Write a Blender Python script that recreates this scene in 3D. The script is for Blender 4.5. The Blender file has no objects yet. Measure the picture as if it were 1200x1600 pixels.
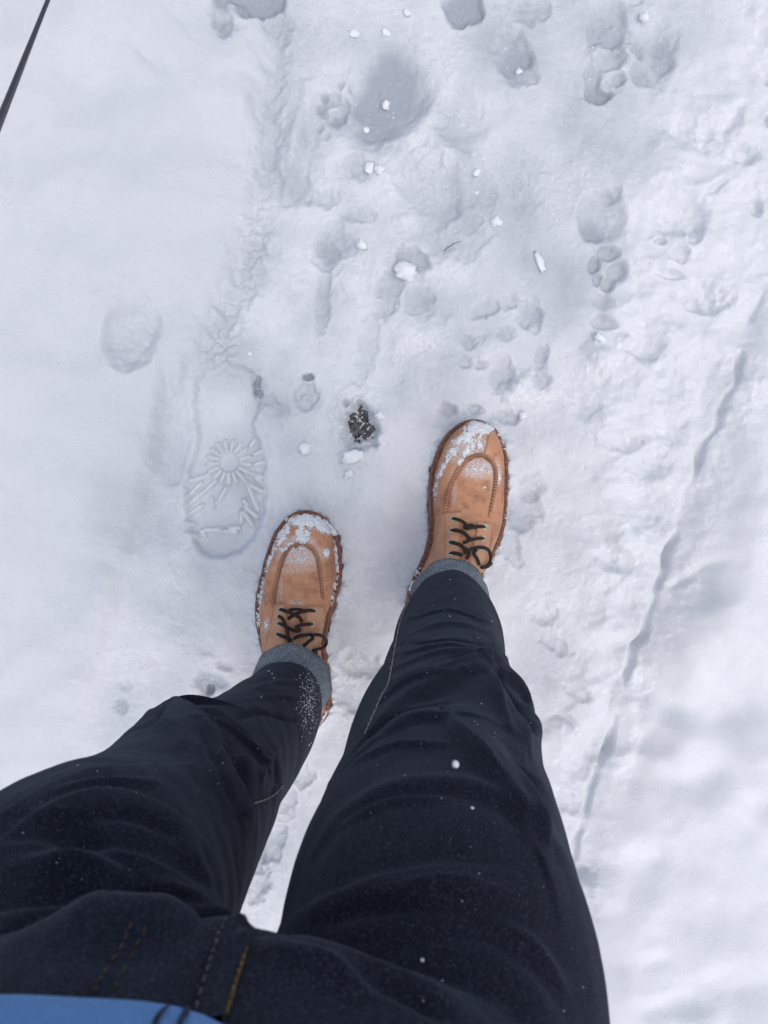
import bpy, bmesh, math, random
import numpy as np
from mathutils import Vector, Matrix
from mathutils.bvhtree import BVHTree

random.seed(7)
rng = np.random.default_rng(7)
scene = bpy.context.scene
COL = scene.collection

# ------------------------------------------------------------------ camera
CAM_H = 1.20            # the phone is held at chest height, looking straight down
FPX = 1270.0            # focal length in pixels of the 1200 x 1600 photograph
cam_data = bpy.data.cameras.new('camera')
cam = bpy.data.objects.new('camera', cam_data)
COL.objects.link(cam)
cam.location = (0, 0, CAM_H)
cam.rotation_euler = (0, 0, 0)
cam_data.sensor_fit = 'VERTICAL'
cam_data.sensor_height = 36.0
cam_data.lens = FPX / 1600 * 36.0
cam_data.clip_start = 0.01
cam_data.clip_end = 500
cam_data.dof.use_dof = True
cam_data.dof.focus_distance = 1.12
cam_data.dof.aperture_fstop = 17
scene.camera = cam

# ------------------------------------------------------------------ sky, sun, exposure
SUN_EL, SUN_AZ = math.radians(72), math.radians(150)     # azimuth measured clockwise from +Y
world = bpy.data.worlds.new('World')
scene.world = world
world.use_nodes = True
wn, wl = world.node_tree.nodes, world.node_tree.links
wn.clear()
sky = wn.new('ShaderNodeTexSky')
sky.sky_type = 'NISHITA'
sky.sun_disc = False
sky.sun_elevation = SUN_EL
sky.sun_rotation = SUN_AZ
sky.air_density = 1.0
sky.dust_density = 6.0
sky.ozone_density = 1.0
hsv = wn.new('ShaderNodeHueSaturation')
hsv.inputs['Saturation'].default_value = 1.05     # an even overcast sky, nearly without colour
bg = wn.new('ShaderNodeBackground')
bg.inputs['Strength'].default_value = 0.095
wo = wn.new('ShaderNodeOutputWorld')
wl.new(sky.outputs[0], hsv.inputs['Color'])
wl.new(hsv.outputs[0], bg.inputs['Color'])
wl.new(bg.outputs[0], wo.inputs['Surface'])

sun_data = bpy.data.lights.new('sun', 'SUN')
sun_data.energy = 1.0
sun_data.angle = math.radians(130)
sun_data.color = (0.87, 0.94, 1.0)
sun = bpy.data.objects.new('sun', sun_data)
COL.objects.link(sun)
sd = Vector((math.sin(SUN_AZ) * math.cos(SUN_EL), math.cos(SUN_AZ) * math.cos(SUN_EL), math.sin(SUN_EL)))
sun.rotation_euler = sd.to_track_quat('Z', 'Y').to_euler()
sun.location = sd * 5

scene.view_settings.view_transform = 'Standard'
scene.view_settings.look = 'None'
scene.view_settings.gamma = 1.0
scene.view_settings.use_curve_mapping = False
scene.view_settings.exposure = 0.37
scene.render.engine = 'CYCLES'
scene.cycles.use_denoising = True
scene.cycles.max_bounces = 6
scene.cycles.diffuse_bounces = 4

# ------------------------------------------------------------------ helpers
S = CAM_H / FPX                      # metres per photo pixel on the ground

def gx(px): return (px - 600) * S
def gy(py): return (800 - py) * S

def at(px, py, z):
    """point of the place seen at a photo position, at height z"""
    d = CAM_H - z
    return Vector(((px - 600) / FPX * d, (800 - py) / FPX * d, z))

def sm(a, b, x):
    t = np.clip((x - a) / (b - a), 0, 1)
    return t * t * (3 - 2 * t)

def perlin(x, y, seed=0):
    r = np.random.default_rng(seed)
    n = 256
    ang = r.random((n, n)) * 2 * np.pi
    gxs, gys = np.cos(ang), np.sin(ang)
    xi, yi = np.floor(x).astype(np.int64), np.floor(y).astype(np.int64)
    xf, yf = x - xi, y - yi
    u, v = xf ** 3 * (xf * (xf * 6 - 15) + 10), yf ** 3 * (yf * (yf * 6 - 15) + 10)
    def g(ix, iy, dx, dy):
        a, b = ix % n, iy % n
        return gxs[a, b] * dx + gys[a, b] * dy
    n00 = g(xi, yi, xf, yf); n10 = g(xi + 1, yi, xf - 1, yf)
    n01 = g(xi, yi + 1, xf, yf - 1); n11 = g(xi + 1, yi + 1, xf - 1, yf - 1)
    return ((n00 * (1 - u) + n10 * u) * (1 - v) + (n01 * (1 - u) + n11 * u) * v) * 1.5

def fbm(x, y, sc, oct=3, seed=0, gain=.5):
    o = 0; a = 1
    for k in range(oct):
        o = o + a * perlin(x / sc + 13.7 * k, y / sc + 7.1 * k, seed + k)
        sc = sc / 2.03; a *= gain
    return o

def polydist(x, y, pts):
    """distance to a polyline and position along it 0..1"""
    best = np.full(x.shape, 1e9); along = np.zeros(x.shape)
    L = [0]
    for a, b in zip(pts[:-1], pts[1:]):
        L.append(L[-1] + math.dist(a, b))
    for k, (a, b) in enumerate(zip(pts[:-1], pts[1:])):
        dx, dy = b[0] - a[0], b[1] - a[1]
        l2 = dx * dx + dy * dy
        t = np.clip(((x - a[0]) * dx + (y - a[1]) * dy) / l2, 0, 1)
        d = np.hypot(x - a[0] - t * dx, y - a[1] - t * dy)
        m = d < best
        best = np.where(m, d, best)
        along = np.where(m, (L[k] + t * math.sqrt(l2)) / L[-1], along)
    return best, along

def make_mesh(name, verts, faces, smooth=True):
    me = bpy.data.meshes.new(name)
    me.from_pydata([tuple(v) for v in verts], [], [tuple(f) for f in faces])
    me.update()
    if smooth:
        me.polygons.foreach_set('use_smooth', [True] * len(me.polygons))
    return me

def add(name, me, mat, parent=None, label=None, category=None, group=None, kind=None):
    o = bpy.data.objects.new(name, me)
    COL.objects.link(o)
    if mat is not None and me is not None:
        me.materials.clear(); me.materials.append(mat)
    if parent is not None: o.parent = parent
    if label: o['label'] = label
    if category: o['category'] = category
    if group: o['group'] = group
    if kind: o['kind'] = kind
    return o

def tube(points, r, seg=10, closed=False, flat=1.0):
    """swept tube; r a number or one per point"""
    P = [Vector(p) for p in points]
    n = len(P)
    rs = r if isinstance(r, (list, tuple)) else [r] * n
    V, F = [], []
    up = Vector((0, 0, 1))
    for i, p in enumerate(P):
        if closed: t = P[(i + 1) % n] - P[i - 1]
        else: t = P[min(i + 1, n - 1)] - P[max(i - 1, 0)]
        if t.length < 1e-9: t = Vector((0, 1, 0))
        t.normalize()
        s = t.cross(up)
        if s.length < 1e-3: s = t.cross(Vector((0, 1, 0)))
        s.normalize(); u = s.cross(t)
        for k in range(seg):
            a = 2 * math.pi * k / seg
            V.append(p + s * math.cos(a) * rs[i] + u * math.sin(a) * rs[i] * flat)
    m = n if closed else n - 1
    for i in range(m):
        for k in range(seg):
            j = (i + 1) % n
            F.append((i * seg + k, i * seg + (k + 1) % seg, j * seg + (k + 1) % seg, j * seg + k))
    if not closed:
        F.append(tuple(range(seg - 1, -1, -1)))
        F.append(tuple((n - 1) * seg + k for k in range(seg)))
    return V, F

def catmull(pts, n):
    P = [np.array(p, float) for p in pts]
    P = [2 * P[0] - P[1]] + P + [2 * P[-1] - P[-2]]
    out = []
    m = len(P) - 3
    for i in range(n):
        u = i / (n - 1) * m
        k = min(int(u), m - 1); t = u - k
        a, b, c, d = P[k:k + 4]
        out.append(.5 * (2 * b + (c - a) * t + (2 * a - 5 * b + 4 * c - d) * t * t + (3 * b - 3 * c + d - a) * t ** 3))
    return out

def speck(V, F, c, r, n=None):
    b = len(V)
    dirs = [(1, 0, 0), (-1, 0, 0), (0, 1, 0), (0, -1, 0), (0, 0, 1), (0, 0, -1)]
    for d in dirs:
        k = r * random.uniform(.6, 1.3)
        V.append(Vector(c) + Vector(d) * k)
    for f in ((0, 2, 4), (2, 1, 4), (1, 3, 4), (3, 0, 4), (2, 0, 5), (1, 2, 5), (3, 1, 5), (0, 3, 5)):
        F.append(tuple(b + k for k in f))

# ------------------------------------------------------------------ materials
def new_mat(name):
    m = bpy.data.materials.new(name); m.use_nodes = True
    nt = m.node_tree; nt.nodes.clear()
    out = nt.nodes.new('ShaderNodeOutputMaterial')
    b = nt.nodes.new('ShaderNodeBsdfPrincipled')
    nt.links.new(b.outputs[0], out.inputs['Surface'])
    return m, nt, b

def N(nt, t, **kw):
    n = nt.nodes.new(t)
    for k, v in kw.items():
        if k in n.inputs: n.inputs[k].default_value = v
        else: setattr(n, k, v)
    return n

def mixc(nt, fac, a, b, blend='MIX'):
    n = nt.nodes.new('ShaderNodeMix'); n.data_type = 'RGBA'; n.blend_type = blend
    for i, v in ((0, fac), (6, a), (7, b)):
        if hasattr(v, 'is_output'): nt.links.new(v, n.inputs[i])
        else: n.inputs[i].default_value = v if i == 0 else (*v, 1)
    return n.outputs[2]

def ramp(nt, src, p0, p1, c0=(0, 0, 0), c1=(1, 1, 1)):
    n = nt.nodes.new('ShaderNodeValToRGB')
    n.color_ramp.elements[0].position = p0; n.color_ramp.elements[1].position = p1
    n.color_ramp.elements[0].color = (*c0, 1); n.color_ramp.elements[1].color = (*c1, 1)
    nt.links.new(src, n.inputs[0])
    return n.outputs[0]

def noise(nt, vec, scale, detail=3, rough=.55):
    n = N(nt, 'ShaderNodeTexNoise', Scale=scale, Detail=detail, Roughness=rough)
    nt.links.new(vec, n.inputs['Vector'])
    return n.outputs[0]

def bump(nt, h, dist, strength=1.0, prev=None):
    n = N(nt, 'ShaderNodeBump', Strength=strength, Distance=dist)
    nt.links.new(h, n.inputs['Height'])
    if prev is not None: nt.links.new(prev, n.inputs['Normal'])
    return n.outputs[0]

def coords(nt): return nt.nodes.new('ShaderNodeTexCoord').outputs['Object']

def snow_material():
    m, nt, b = new_mat('snow')
    co = coords(nt)
    at_ = N(nt, 'ShaderNodeAttribute'); at_.attribute_name = 'slush_shade'
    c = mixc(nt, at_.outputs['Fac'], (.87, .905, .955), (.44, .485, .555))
    grain = noise(nt, co, 330, 4, .8)
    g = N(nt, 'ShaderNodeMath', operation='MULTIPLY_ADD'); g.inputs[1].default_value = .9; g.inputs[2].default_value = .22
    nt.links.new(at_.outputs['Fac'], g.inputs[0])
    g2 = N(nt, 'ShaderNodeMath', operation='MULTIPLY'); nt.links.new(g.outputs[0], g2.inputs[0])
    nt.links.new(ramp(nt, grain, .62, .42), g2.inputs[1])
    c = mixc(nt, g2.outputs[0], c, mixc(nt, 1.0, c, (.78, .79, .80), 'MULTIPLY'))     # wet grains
    nt.links.new(c, b.inputs['Base Color'])
    b.inputs['Roughness'].default_value = .75
    b.inputs['Specular IOR Level'].default_value = .25
    n1 = bump(nt, grain, .0032, .9)
    n2 = bump(nt, noise(nt, co, 120, 3, .7), .0012, .5, n1)
    nt.links.new(n2, b.inputs['Normal'])
    return m

def snow_lump_material():
    m, nt, b = new_mat('packed_snow_lump')
    co = coords(nt)
    b.inputs['Base Color'].default_value = (.80, .835, .885, 1)
    b.inputs['Roughness'].default_value = .7
    b.inputs['Specular IOR Level'].default_value = .25
    nt.links.new(bump(nt, noise(nt, co, 500, 4, .7), .0012, .8), b.inputs['Normal'])
    return m

def asphalt_material():
    m, nt, b = new_mat('asphalt')
    co = coords(nt)
    v = N(nt, 'ShaderNodeTexVoronoi', Scale=330); nt.links.new(co, v.inputs['Vector'])
    c = mixc(nt, ramp(nt, v.outputs['Color'], .2, .9), (.025, .027, .030), (.19, .195, .20))
    nt.links.new(c, b.inputs['Base Color'])
    b.inputs['Roughness'].default_value = .55
    nt.links.new(bump(nt, v.outputs['Distance'], .003, 1), b.inputs['Normal'])
    return m

def denim_material():
    m, nt, b = new_mat('dark_denim')
    co = coords(nt)
    big = noise(nt, co, 14, 4, .6)
    c = mixc(nt, big, (.0045, .0061, .0122), (.0092, .0119, .0215))
    fine = noise(nt, co, 900, 2, .75)
    c = mixc(nt, ramp(nt, fine, .50, .74), c, (.040, .048, .072))
    nt.links.new(c, b.inputs['Base Color'])
    b.inputs['Roughness'].default_value = .95
    b.inputs['Specular IOR Level'].default_value = .12
    b.inputs['Sheen Weight'].default_value = .085
    b.inputs['Sheen Roughness'].default_value = .45
    b.inputs['Sheen Tint'].default_value = (.62, .74, 1, 1)
    n2 = bump(nt, noise(nt, co, 700, 3, .7), .0008, .6)
    nt.links.new(n2, b.inputs['Normal'])
    return m

def cuff_material():
    m, nt, b = new_mat('turned_up_denim')
    co = coords(nt)
    fine = noise(nt, co, 620, 3, .8)
    c = ramp(nt, fine, .36, .64, (.040, .052, .064), (.37, .41, .44))
    big = noise(nt, co, 60, 3, .6)
    c = mixc(nt, ramp(nt, big, .4, .65), c, mixc(nt, 1.0, c, (.72, .76, .80), 'MULTIPLY'))
    nt.links.new(c, b.inputs['Base Color'])
    b.inputs['Roughness'].default_value = .95
    b.inputs['Specular IOR Level'].default_value = .1
    nt.links.new(bump(nt, fine, .0008, .7), b.inputs['Normal'])
    return m

def leather_material(name, base=(.575, .290, .165), dark=(.33, .15, .09), stain=.7):
    m, nt, b = new_mat(name)
    co = coords(nt)
    n1 = noise(nt, co, 28, 5, .62)
    n2 = noise(nt, co, 75, 4, .65)
    c = mixc(nt, ramp(nt, n1, .50, .66), base, tuple(.2 * x + .8 * y for x, y in zip(base, dark)))
    k = N(nt, 'ShaderNodeMath', operation='MULTIPLY'); k.inputs[1].default_value = stain
    nt.links.new(ramp(nt, n2, .53, .68), k.inputs[0])
    c = mixc(nt, k.outputs[0], c, dark)
    fine = noise(nt, co, 600, 3, .6)
    c = mixc(nt, ramp(nt, fine, .3, .7), mixc(nt, 1.0, c, (.88, .87, .86), 'MULTIPLY'), c)
    at_ = N(nt, 'ShaderNodeAttribute'); at_.attribute_name = 'frost'
    fr = noise(nt, co, 520, 4, .85)
    k2 = N(nt, 'ShaderNodeMath', operation='MULTIPLY')
    nt.links.new(ramp(nt, fr, .44, .54), k2.inputs[0]); nt.links.new(at_.outputs['Fac'], k2.inputs[1])
    c = mixc(nt, k2.outputs[0], c, (.66, .62, .62))
    nt.links.new(c, b.inputs['Base Color'])
    b.inputs['Roughness'].default_value = .62
    b.inputs['Specular IOR Level'].default_value = .3
    nb = bump(nt, n2, .0012, .6)
    nt.links.new(bump(nt, fine, .0005, .6, nb), b.inputs['Normal'])
    return m

def plain(name, col, rough=.7, spec=.3, nscale=500, var=.35, metal=0, bd=.0006):
    m, nt, b = new_mat(name)
    co = coords(nt)
    n = noise(nt, co, nscale, 3, .6)
    c = mixc(nt, ramp(nt, n, .3, .7), tuple(x * (1 - var) for x in col), tuple(min(1, x * (1 + var)) for x in col))
    nt.links.new(c, b.inputs['Base Color'])
    b.inputs['Roughness'].default_value = rough
    b.inputs['Specular IOR Level'].default_value = spec
    b.inputs['Metallic'].default_value = metal
    nt.links.new(bump(nt, n, bd, .6), b.inputs['Normal'])
    return m

def dust_material():
    """thin powder: dense where it lies thick, broken into grains where it thins out"""
    m, nt, b = new_mat('powder_snow')
    co = coords(nt)
    b.inputs['Base Color'].default_value = (.86, .885, .92, 1)
    b.inputs['Roughness'].default_value = .7
    b.inputs['Specular IOR Level'].default_value = .2
    n = noise(nt, co, 700, 4, .8)
    nt.links.new(bump(nt, n, .0014, .9), b.inputs['Normal'])
    at_ = N(nt, 'ShaderNodeAttribute'); at_.attribute_name = 'cover'
    k = N(nt, 'ShaderNodeMath', operation='ADD'); nt.links.new(at_.outputs['Fac'], k.inputs[0])
    k2 = N(nt, 'ShaderNodeMath', operation='MULTIPLY_ADD'); k2.inputs[1].default_value = 1.6; k2.inputs[2].default_value = -.8
    nt.links.new(n, k2.inputs[0]); nt.links.new(k2.outputs[0], k.inputs[1])
    f = ramp(nt, k.outputs[0], .32, .72)
    tr = nt.nodes.new('ShaderNodeBsdfTransparent'); mx = nt.nodes.new('ShaderNodeMixShader')
    out = [q for q in nt.nodes if q.type == 'OUTPUT_MATERIAL'][0]
    nt.links.new(f, mx.inputs[0]); nt.links.new(tr.outputs[0], mx.inputs[1]); nt.links.new(b.outputs[0], mx.inputs[2])
    nt.links.new(mx.outputs[0], out.inputs['Surface'])
    return m
M_DUST = dust_material()
M_SNOW = snow_material(); M_LUMP = snow_lump_material(); M_ASPHALT = asphalt_material()
M_DENIM = denim_material(); M_CUFF = cuff_material()
M_FLYGOLD = plain('gold_topstitch', (.13, .09, .04), .8, .2)
M_LEATHER = leather_material('tan_leather')
M_PANEL = leather_material('smooth_tan_leather', (.60, .325, .195), (.46, .23, .14), .4)
M_SEAM = leather_material('seam_leather', (.54, .275, .155), (.34, .16, .095), .6)
M_THREAD = plain('brown_thread', (.27, .135, .08), .8, .2)
M_WELT = plain('brown_welt', (.20, .088, .062), .7, .3, 260, .5)
M_SOLE = plain('dark_rubber_sole', (.055, .032, .028), .75, .3, 200, .4)
M_LACE = plain('dark_brown_lace', (.022, .018, .018), .75, .3, 1200, .5)
M_EYE = plain('dull_brass_eyelet', (.42, .43, .34), .42, .5, 400, .3, .3)
M_HOLE = plain('dark_gap', (.012, .011, .012), .9, .1)
M_SHIRT = plain('blue_jersey', (.10, .215, .45), .9, .15, 700, .12)
M_STRIPE = plain('dark_navy_print', (.02, .028, .055), .9, .15)
M_GOLD = plain('golden_thread', (.075, .052, .028), .8, .2)
M_PALE = plain('white_thread', (.30, .29, .28), .8, .2)
M_GREY = plain('pale_thread', (.085, .085, .09), .8, .2)
M_STRAP = plain('dark_webbing', (.040, .045, .062), .6, .3, 900, .35)
M_TWIG = plain('dark_twig', (.03, .024, .02), .8, .2)

# ------------------------------------------------------------------ the snow and the asphalt under it
def axis(lo, hi, step, far):
    core = list(np.arange(lo, hi + step * .5, step))
    a = []; d = step; x = hi
    while x < far:
        d *= 1.14; x += d; a.append(x)
    b = []; d = step; x = lo
    while x > -far:
        d *= 1.14; x -= d; b.append(x)
    return np.array(b[::-1] + core + a)

STEP = .0017
ax, ay = axis(-.63, .63, STEP, 60), axis(-.80, .82, STEP, 60)
X, Y = np.meshgrid(ax, ay)
PX, PY = 600 + X / S, 800 - Y / S
PXc, PYc = np.clip(PX, -900, 2100), np.clip(PY, -900, 2500)

Z = np.zeros_like(X)
SL = np.zeros_like(X)                # wet, thin snow, plus shade painted into hollows and left bank

# edge of the trodden path on the left, edge of the bank on the right
left_y = [-900, 0, 60, 200, 330, 450, 540, 600, 680, 760, 850, 1000, 1300, 2500]
left_x = [440, 420, 414, 408, 400, 356, 325, 292, 262, 240, 215, 180, 120, 60]
right_y = [-900, 200, 440, 510, 600, 670, 700, 760, 830, 900, 950, 1010, 1090, 1150, 1230, 1310, 1360, 1500, 2500]
right_x = [1500, 1270, 1195, 1165, 1137, 1112, 1092, 1072, 1048, 1030, 1012, 986, 968, 950, 922, 900, 885, 868, 800]
warp = fbm(PXc, PYc, 46, 3, 11) * 9
wob = fbm(PXc, PYc, 150, 2, 21) * 14
LX = np.interp(PYc, left_y, left_x) + warp * .6
RX = np.interp(PYc, right_y, right_x) + fbm(PXc, PYc, 60, 2, 33) * 6
dl = LX - PX                          # positive on the left bank
dr = PX - RX                          # positive on the right bank
fadeL = 1 - .75 * sm(620, 950, PYc)
bankL = sm(-6, 34, dl)
Z += bankL * .016 * fadeL + sm(0, 170, dl) * .022 * fadeL + sm(60, 500, dl) * .02
crestR = .024 + .010 * fbm(PXc, PYc, 170, 2, 41)
bankR = sm(-4, 85, dr) ** .7
Z += bankR * crestR + sm(0, 130, dr) * .010 + sm(80, 420, dr) * .012
cr = np.where(dr < 0, .25 * np.exp(-(dr / 30) ** 2) + .75 * np.exp(-(dr / 4.5) ** 2), np.exp(-(dr / 4) ** 2)) * sm(430, 540, PYc) * (1 - sm(1330, 1420, PYc))
crn = .45 + 1.2 * fbm(PXc, PYc, 75, 2, 51)
Z -= cr * .020 * np.clip(crn, .0, 1.3)
# loose snow between the path and the bank, upper right
midx = np.interp(PYc, [-900, 150, 300, 420, 520, 640, 800, 1000, 1300, 2500], [1190, 1120, 965, 955, 900, 905, 905, 885, 850, 800])
dm = PX - midx - wob
mid = sm(-40, 60, dm) * (1 - bankR)
Z += sm(-40, 60, dm) * .011

# undulation
soft = np.clip(bankL + bankR + mid, 0, 1)
path = 1 - soft
Z += fbm(PXc, PYc, 210, 3, 61) * (.004 + .006 * bankR + .010 * bankL)
lump = fbm(PXc + warp, PYc + wob, 62, 3, 71)
pill = 1 - np.abs(fbm(PXc + wob, PYc + warp, 95, 3, 81)) * 1.6
Z += np.where(lump > 0, lump, lump * .7) * (.0075 * mid + .0008 * bankR + .0032 * bankL + .0021 * path)
Z += pill * .003 * mid
pillow = fbm(PXc + wob, PYc, 150, 2, 86)
Z += (pillow * .012 + fbm(PXc, PYc, 78, 2, 88) * .004 + fbm(PXc, PYc, 40, 2, 89) * .0016) * bankR * sm(5, 110, dr)
Z += fbm(PXc, PYc, 26, 3, 91) * (.0011 * path + .0006 * mid + .00018 * bankR + .00018 * bankL)
# granular, trodden surface
rough = np.clip(path * (1 - sm(880, 1000, PYc) * .4), 0, 1)
patchy = np.clip(.35 + fbm(PXc, PYc, 120, 3, 101) * 1.2, 0, 1)
g1 = fbm(PXc, PYc, 9, 3, 111, .6)
Z += g1 * (.0008 * rough * patchy + .0002)
SL += bankL * .22  # left bank darkened in colour for the weaker light on it
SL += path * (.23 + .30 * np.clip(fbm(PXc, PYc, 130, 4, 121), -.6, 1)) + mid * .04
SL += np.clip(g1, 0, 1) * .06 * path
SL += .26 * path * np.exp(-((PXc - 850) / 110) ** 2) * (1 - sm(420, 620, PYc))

def ell(cx, cy, rx, ry, ang=0, depth=.01, edge=.35, rim=0.0, slush_shade=.0, n=.16, floor=None):
    """press an oval into the snow; depth > 0 is a hollow"""
    global Z, SL
    m = (np.abs(PX - cx) < (rx + ry) * 1.9) & (np.abs(PY - cy) < (rx + ry) * 1.9)
    if not m.any(): return
    x, y = PX[m] - cx, PY[m] - cy
    a = math.radians(ang)
    u, v = (x * math.cos(a) + y * math.sin(a)) / rx, (-x * math.sin(a) + y * math.cos(a)) / ry
    q = min(rx, ry)
    r = np.hypot(u, v) + fbm(PX[m], PY[m], max(14, q * 1.2), 3, int(cx * 7 + cy) % 997) * n * 1.5
    edge = min(.88, edge + .18)
    if cx > 980:                      # loose snow: soft-edged hollows
        edge = max(edge, .72 if cy > 560 else .5); rim = 0; depth *= 1.35 if depth > 0 else 1
    k = 1 - sm(1 - edge, 1 + edge, r)
    Z[m] -= k * depth * 1.15 * (1 + .18 * fbm(PX[m], PY[m], 16, 2, int(cx + cy * 3) % 991))
    slush_shade = slush_shade * 1.6  # beyond real slush, shade is painted into the hollows
    if rim: Z[m] += rim * np.exp(-((r - 1.25) / .2) ** 2)
    if slush_shade: SL[m] += slush_shade * k

def bar(x0, y0, x1, y1, w, h, edge=2.0, slush_shade=0):
    """a raised or (h < 0) sunken bar"""
    global Z, SL
    m = (PX > min(x0, x1) - 4 * w) & (PX < max(x0, x1) + 4 * w) & (PY > min(y0, y1) - 4 * w) & (PY < max(y0, y1) + 4 * w)
    d, t = polydist(PX[m], PY[m], [(x0, y0), (x1, y1)])
    k = 1 - sm(w - edge, w + edge, d)
    Z[m] += k * h
    SL[m] += slush_shade * k

def groove(pts, w, h, n=.4, seed=5, slush_shade=0):
    global Z, SL
    xs = [p[0] for p in pts]; ys = [p[1] for p in pts]
    m = (PX > min(xs) - 5 * w) & (PX < max(xs) + 5 * w) & (PY > min(ys) - 5 * w) & (PY < max(ys) + 5 * w)
    d, t = polydist(PX[m] + fbm(PX[m], PY[m], 16, 2, seed) * w * n, PY[m] + fbm(PX[m], PY[m], 16, 2, seed + 3) * w * n, pts)
    k = np.exp(-(d / w) ** 2) * np.sin(np.pi * np.clip(.08 + .84 * t, 0, 1)) ** .5
    Z[m] += h * k
    SL[m] += slush_shade * k

def paw(cx, cy, s, ang, depth=.009, slush_shade=.18, toes=4):
    """dog print; toes point along ang (0 = away from the camera's bottom edge)"""
    a = math.radians(ang)
    def loc(u, v): return cx + (u * math.cos(a) - v * math.sin(a)) * s, cy + (u * math.sin(a) + v * math.cos(a)) * s
    ell(cx, cy, .95 * s, 1.05 * s, ang, depth * .35, .35, .0012, slush_shade * .4)
    x, y = loc(0, .42); ell(x, y, .52 * s, .42 * s, ang, depth, .22, 0, slush_shade, .1)
    for u, v, r in ((-.58, -.12, .24), (-.23, -.60, .26), (.25, -.60, .26), (.60, -.10, .24)):
        x, y = loc(u, v); ell(x, y, r * s, r * 1.45 * s, ang + u * 22, depth, .25, 0, slush_shade, .1)

# hollow along the left edge of the path, with its ridge
groove([(432, 75), (426, 150), (418, 240), (414, 300)], 17, -.012, .4, 5, .22)
groove([(482, 138), (468, 190), (455, 240), (447, 295)], 13, .013, .25, 8)
groove([(494, 180), (480, 250), (466, 300)], 13, -.007, .3, 15, .2)
groove([(405, 350), (388, 420), (365, 480), (340, 545)], 20, -.010, .5, 25, .25)
mtr = (PX > 300) & (PX < 440) & (PY > 330) & (PY < 600)
dtr, _ = polydist(PX, PY, [(405, 350), (388, 420), (365, 480), (335, 555)])
ktr = np.exp(-(dtr / 26) ** 2)
Z += ktr * np.clip(fbm(PXc, PYc, 13, 3, 131), -.4, 1) * .006
groove([(398, 585), (408, 625), (445, 640)], 11, -.009, .5, 35, .45)
groove([(268, 575), (262, 620), (258, 660)], 12, -.011, .3, 45, .1)
groove([(290, 565), (278, 615)], 9, .006, .3, 46)

# large boot print with sunburst tread, left of the standing boots
def poly_press(pts, depth, edge, rim, slush_shade):
    """press a closed outline into the snow with a steep broken wall"""
    global Z, SL
    P = [tuple(p) for p in catmull(pts + [pts[0]], 90)]
    xs = [p[0] for p in P]; ys = [p[1] for p in P]
    m = (PX > min(xs) - 40) & (PX < max(xs) + 40) & (PY > min(ys) - 40) & (PY < max(ys) + 40)
    x = PX[m] + fbm(PX[m], PY[m], 14, 3, 702) * 3; y = PY[m] + fbm(PX[m], PY[m], 14, 3, 705) * 3
    d, _ = polydist(x, y, P)
    ins = np.zeros(x.shape, bool)
    for (x0, y0), (x1, y1) in zip(P, P[1:] + P[:1]):
        c = ((y0 > y) != (y1 > y)) & (x < (x1 - x0) * (y - y0) / (y1 - y0 + 1e-12) + x0)
        ins ^= c
    sd_ = np.where(ins, d, -d)
    k = sm(-edge * .4, edge, sd_)
    Z[m] += -depth * k + rim * np.exp(-((sd_ + 7) / 6) ** 2)
    SL[m] += slush_shade * k
    return m, sd_
poly_press([(352, 564), (385, 573), (401, 603), (403, 640), (397, 666), (406, 692), (415, 732), (415, 780), (406, 825), (386, 856), (350, 869), (318, 861),
            (298, 836), (289, 795), (290, 758), (299, 720), (309, 690), (305, 660), (302, 620), (312, 584)], .012, 9, .0025, .16)
ell(352, 622, 36, 44, 0, -.0045, .6, 0, -.12, .1)
ell(348, 800, 34, 22, 0, -.002, .6, 0, -.1, .1)
ell(344, 840, 38, 22, 0, .002, .2, 0, .04, .05)
for k in range(17):
    a = 2 * math.pi * k / 17 + .1
    bar(356 + 18 * math.cos(a), 722 + 18 * math.sin(a), 356 + 34 * math.cos(a), 722 + 34 * math.sin(a), 2.7, .0095, 1.7, -.5)
for x0, y0, x1, y1 in ((325, 742, 298, 750), (312, 755, 291, 777), (335, 752, 291, 790), (314, 789, 293, 804), (328, 778, 331, 793),
                       (352, 762, 342, 780), (392, 740, 412, 745), (398, 746, 411, 755), (382, 752, 408, 768), (386, 758, 402, 796),
                       (380, 782, 386, 790), (382, 793, 401, 808), (379, 800, 394, 821), (376, 800, 376, 816), (291, 816, 302, 820),
                       (292, 834, 306, 838), (312, 830, 318, 837), (318, 828, 345, 827), (345, 830, 368, 832), (358, 825, 372, 825),
                       (397, 709, 407, 705), (398, 725, 408, 722), (391, 695, 396, 687)):
    bar(x0, y0, x1, y1, 3.2, .0100, 1.9, -.5)
groove([(308, 848), (318, 862), (338, 868), (358, 866), (373, 858)], 4.5, -.006, .5, 55, .12)

# hollow print in the left bank
ell(214, 531, 35, 49, 14, .015, .22, .002, .09, .07)
ell(205, 548, 20, 24, 14, .003, .6, 0, .04, .1)
ell(262, 180, 10, 4, 0, .001, .4)
groove([(222, 88), (238, 105), (262, 128)], 7, -.012, .3, 65)
groove([(277, 36), (292, 52), (310, 76)], 4, -.006, .3, 66)
ell(62, 218, 9, 9, 0, .005, .5); ell(30, 375, 32, 30, 0, .006, .6); ell(95, 45, 22, 50, 20, .004, .7)
ell(110, 360, 60, 30, 0, .004, .7); ell(40, 470, 50, 20, -15, .005, .6); ell(170, 160, 70, 40, 30, .004, .7)

# dark slush holes along the upper edge
ell(395, -4, 44, 30, 0, .017, .3, .002, .85, .2)
ell(352, 52, 18, 12, 30, .009, .4, 0, .3, .3); ell(345, 25, 14, 26, 0, .008, .4, 0, .25, .3)
ell(722, 8, 28, 30, 10, .016, .25, .002, .60, .22)
ell(437, 45, 20, 20, 0, .006, .5, 0, .2, .3)
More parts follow.
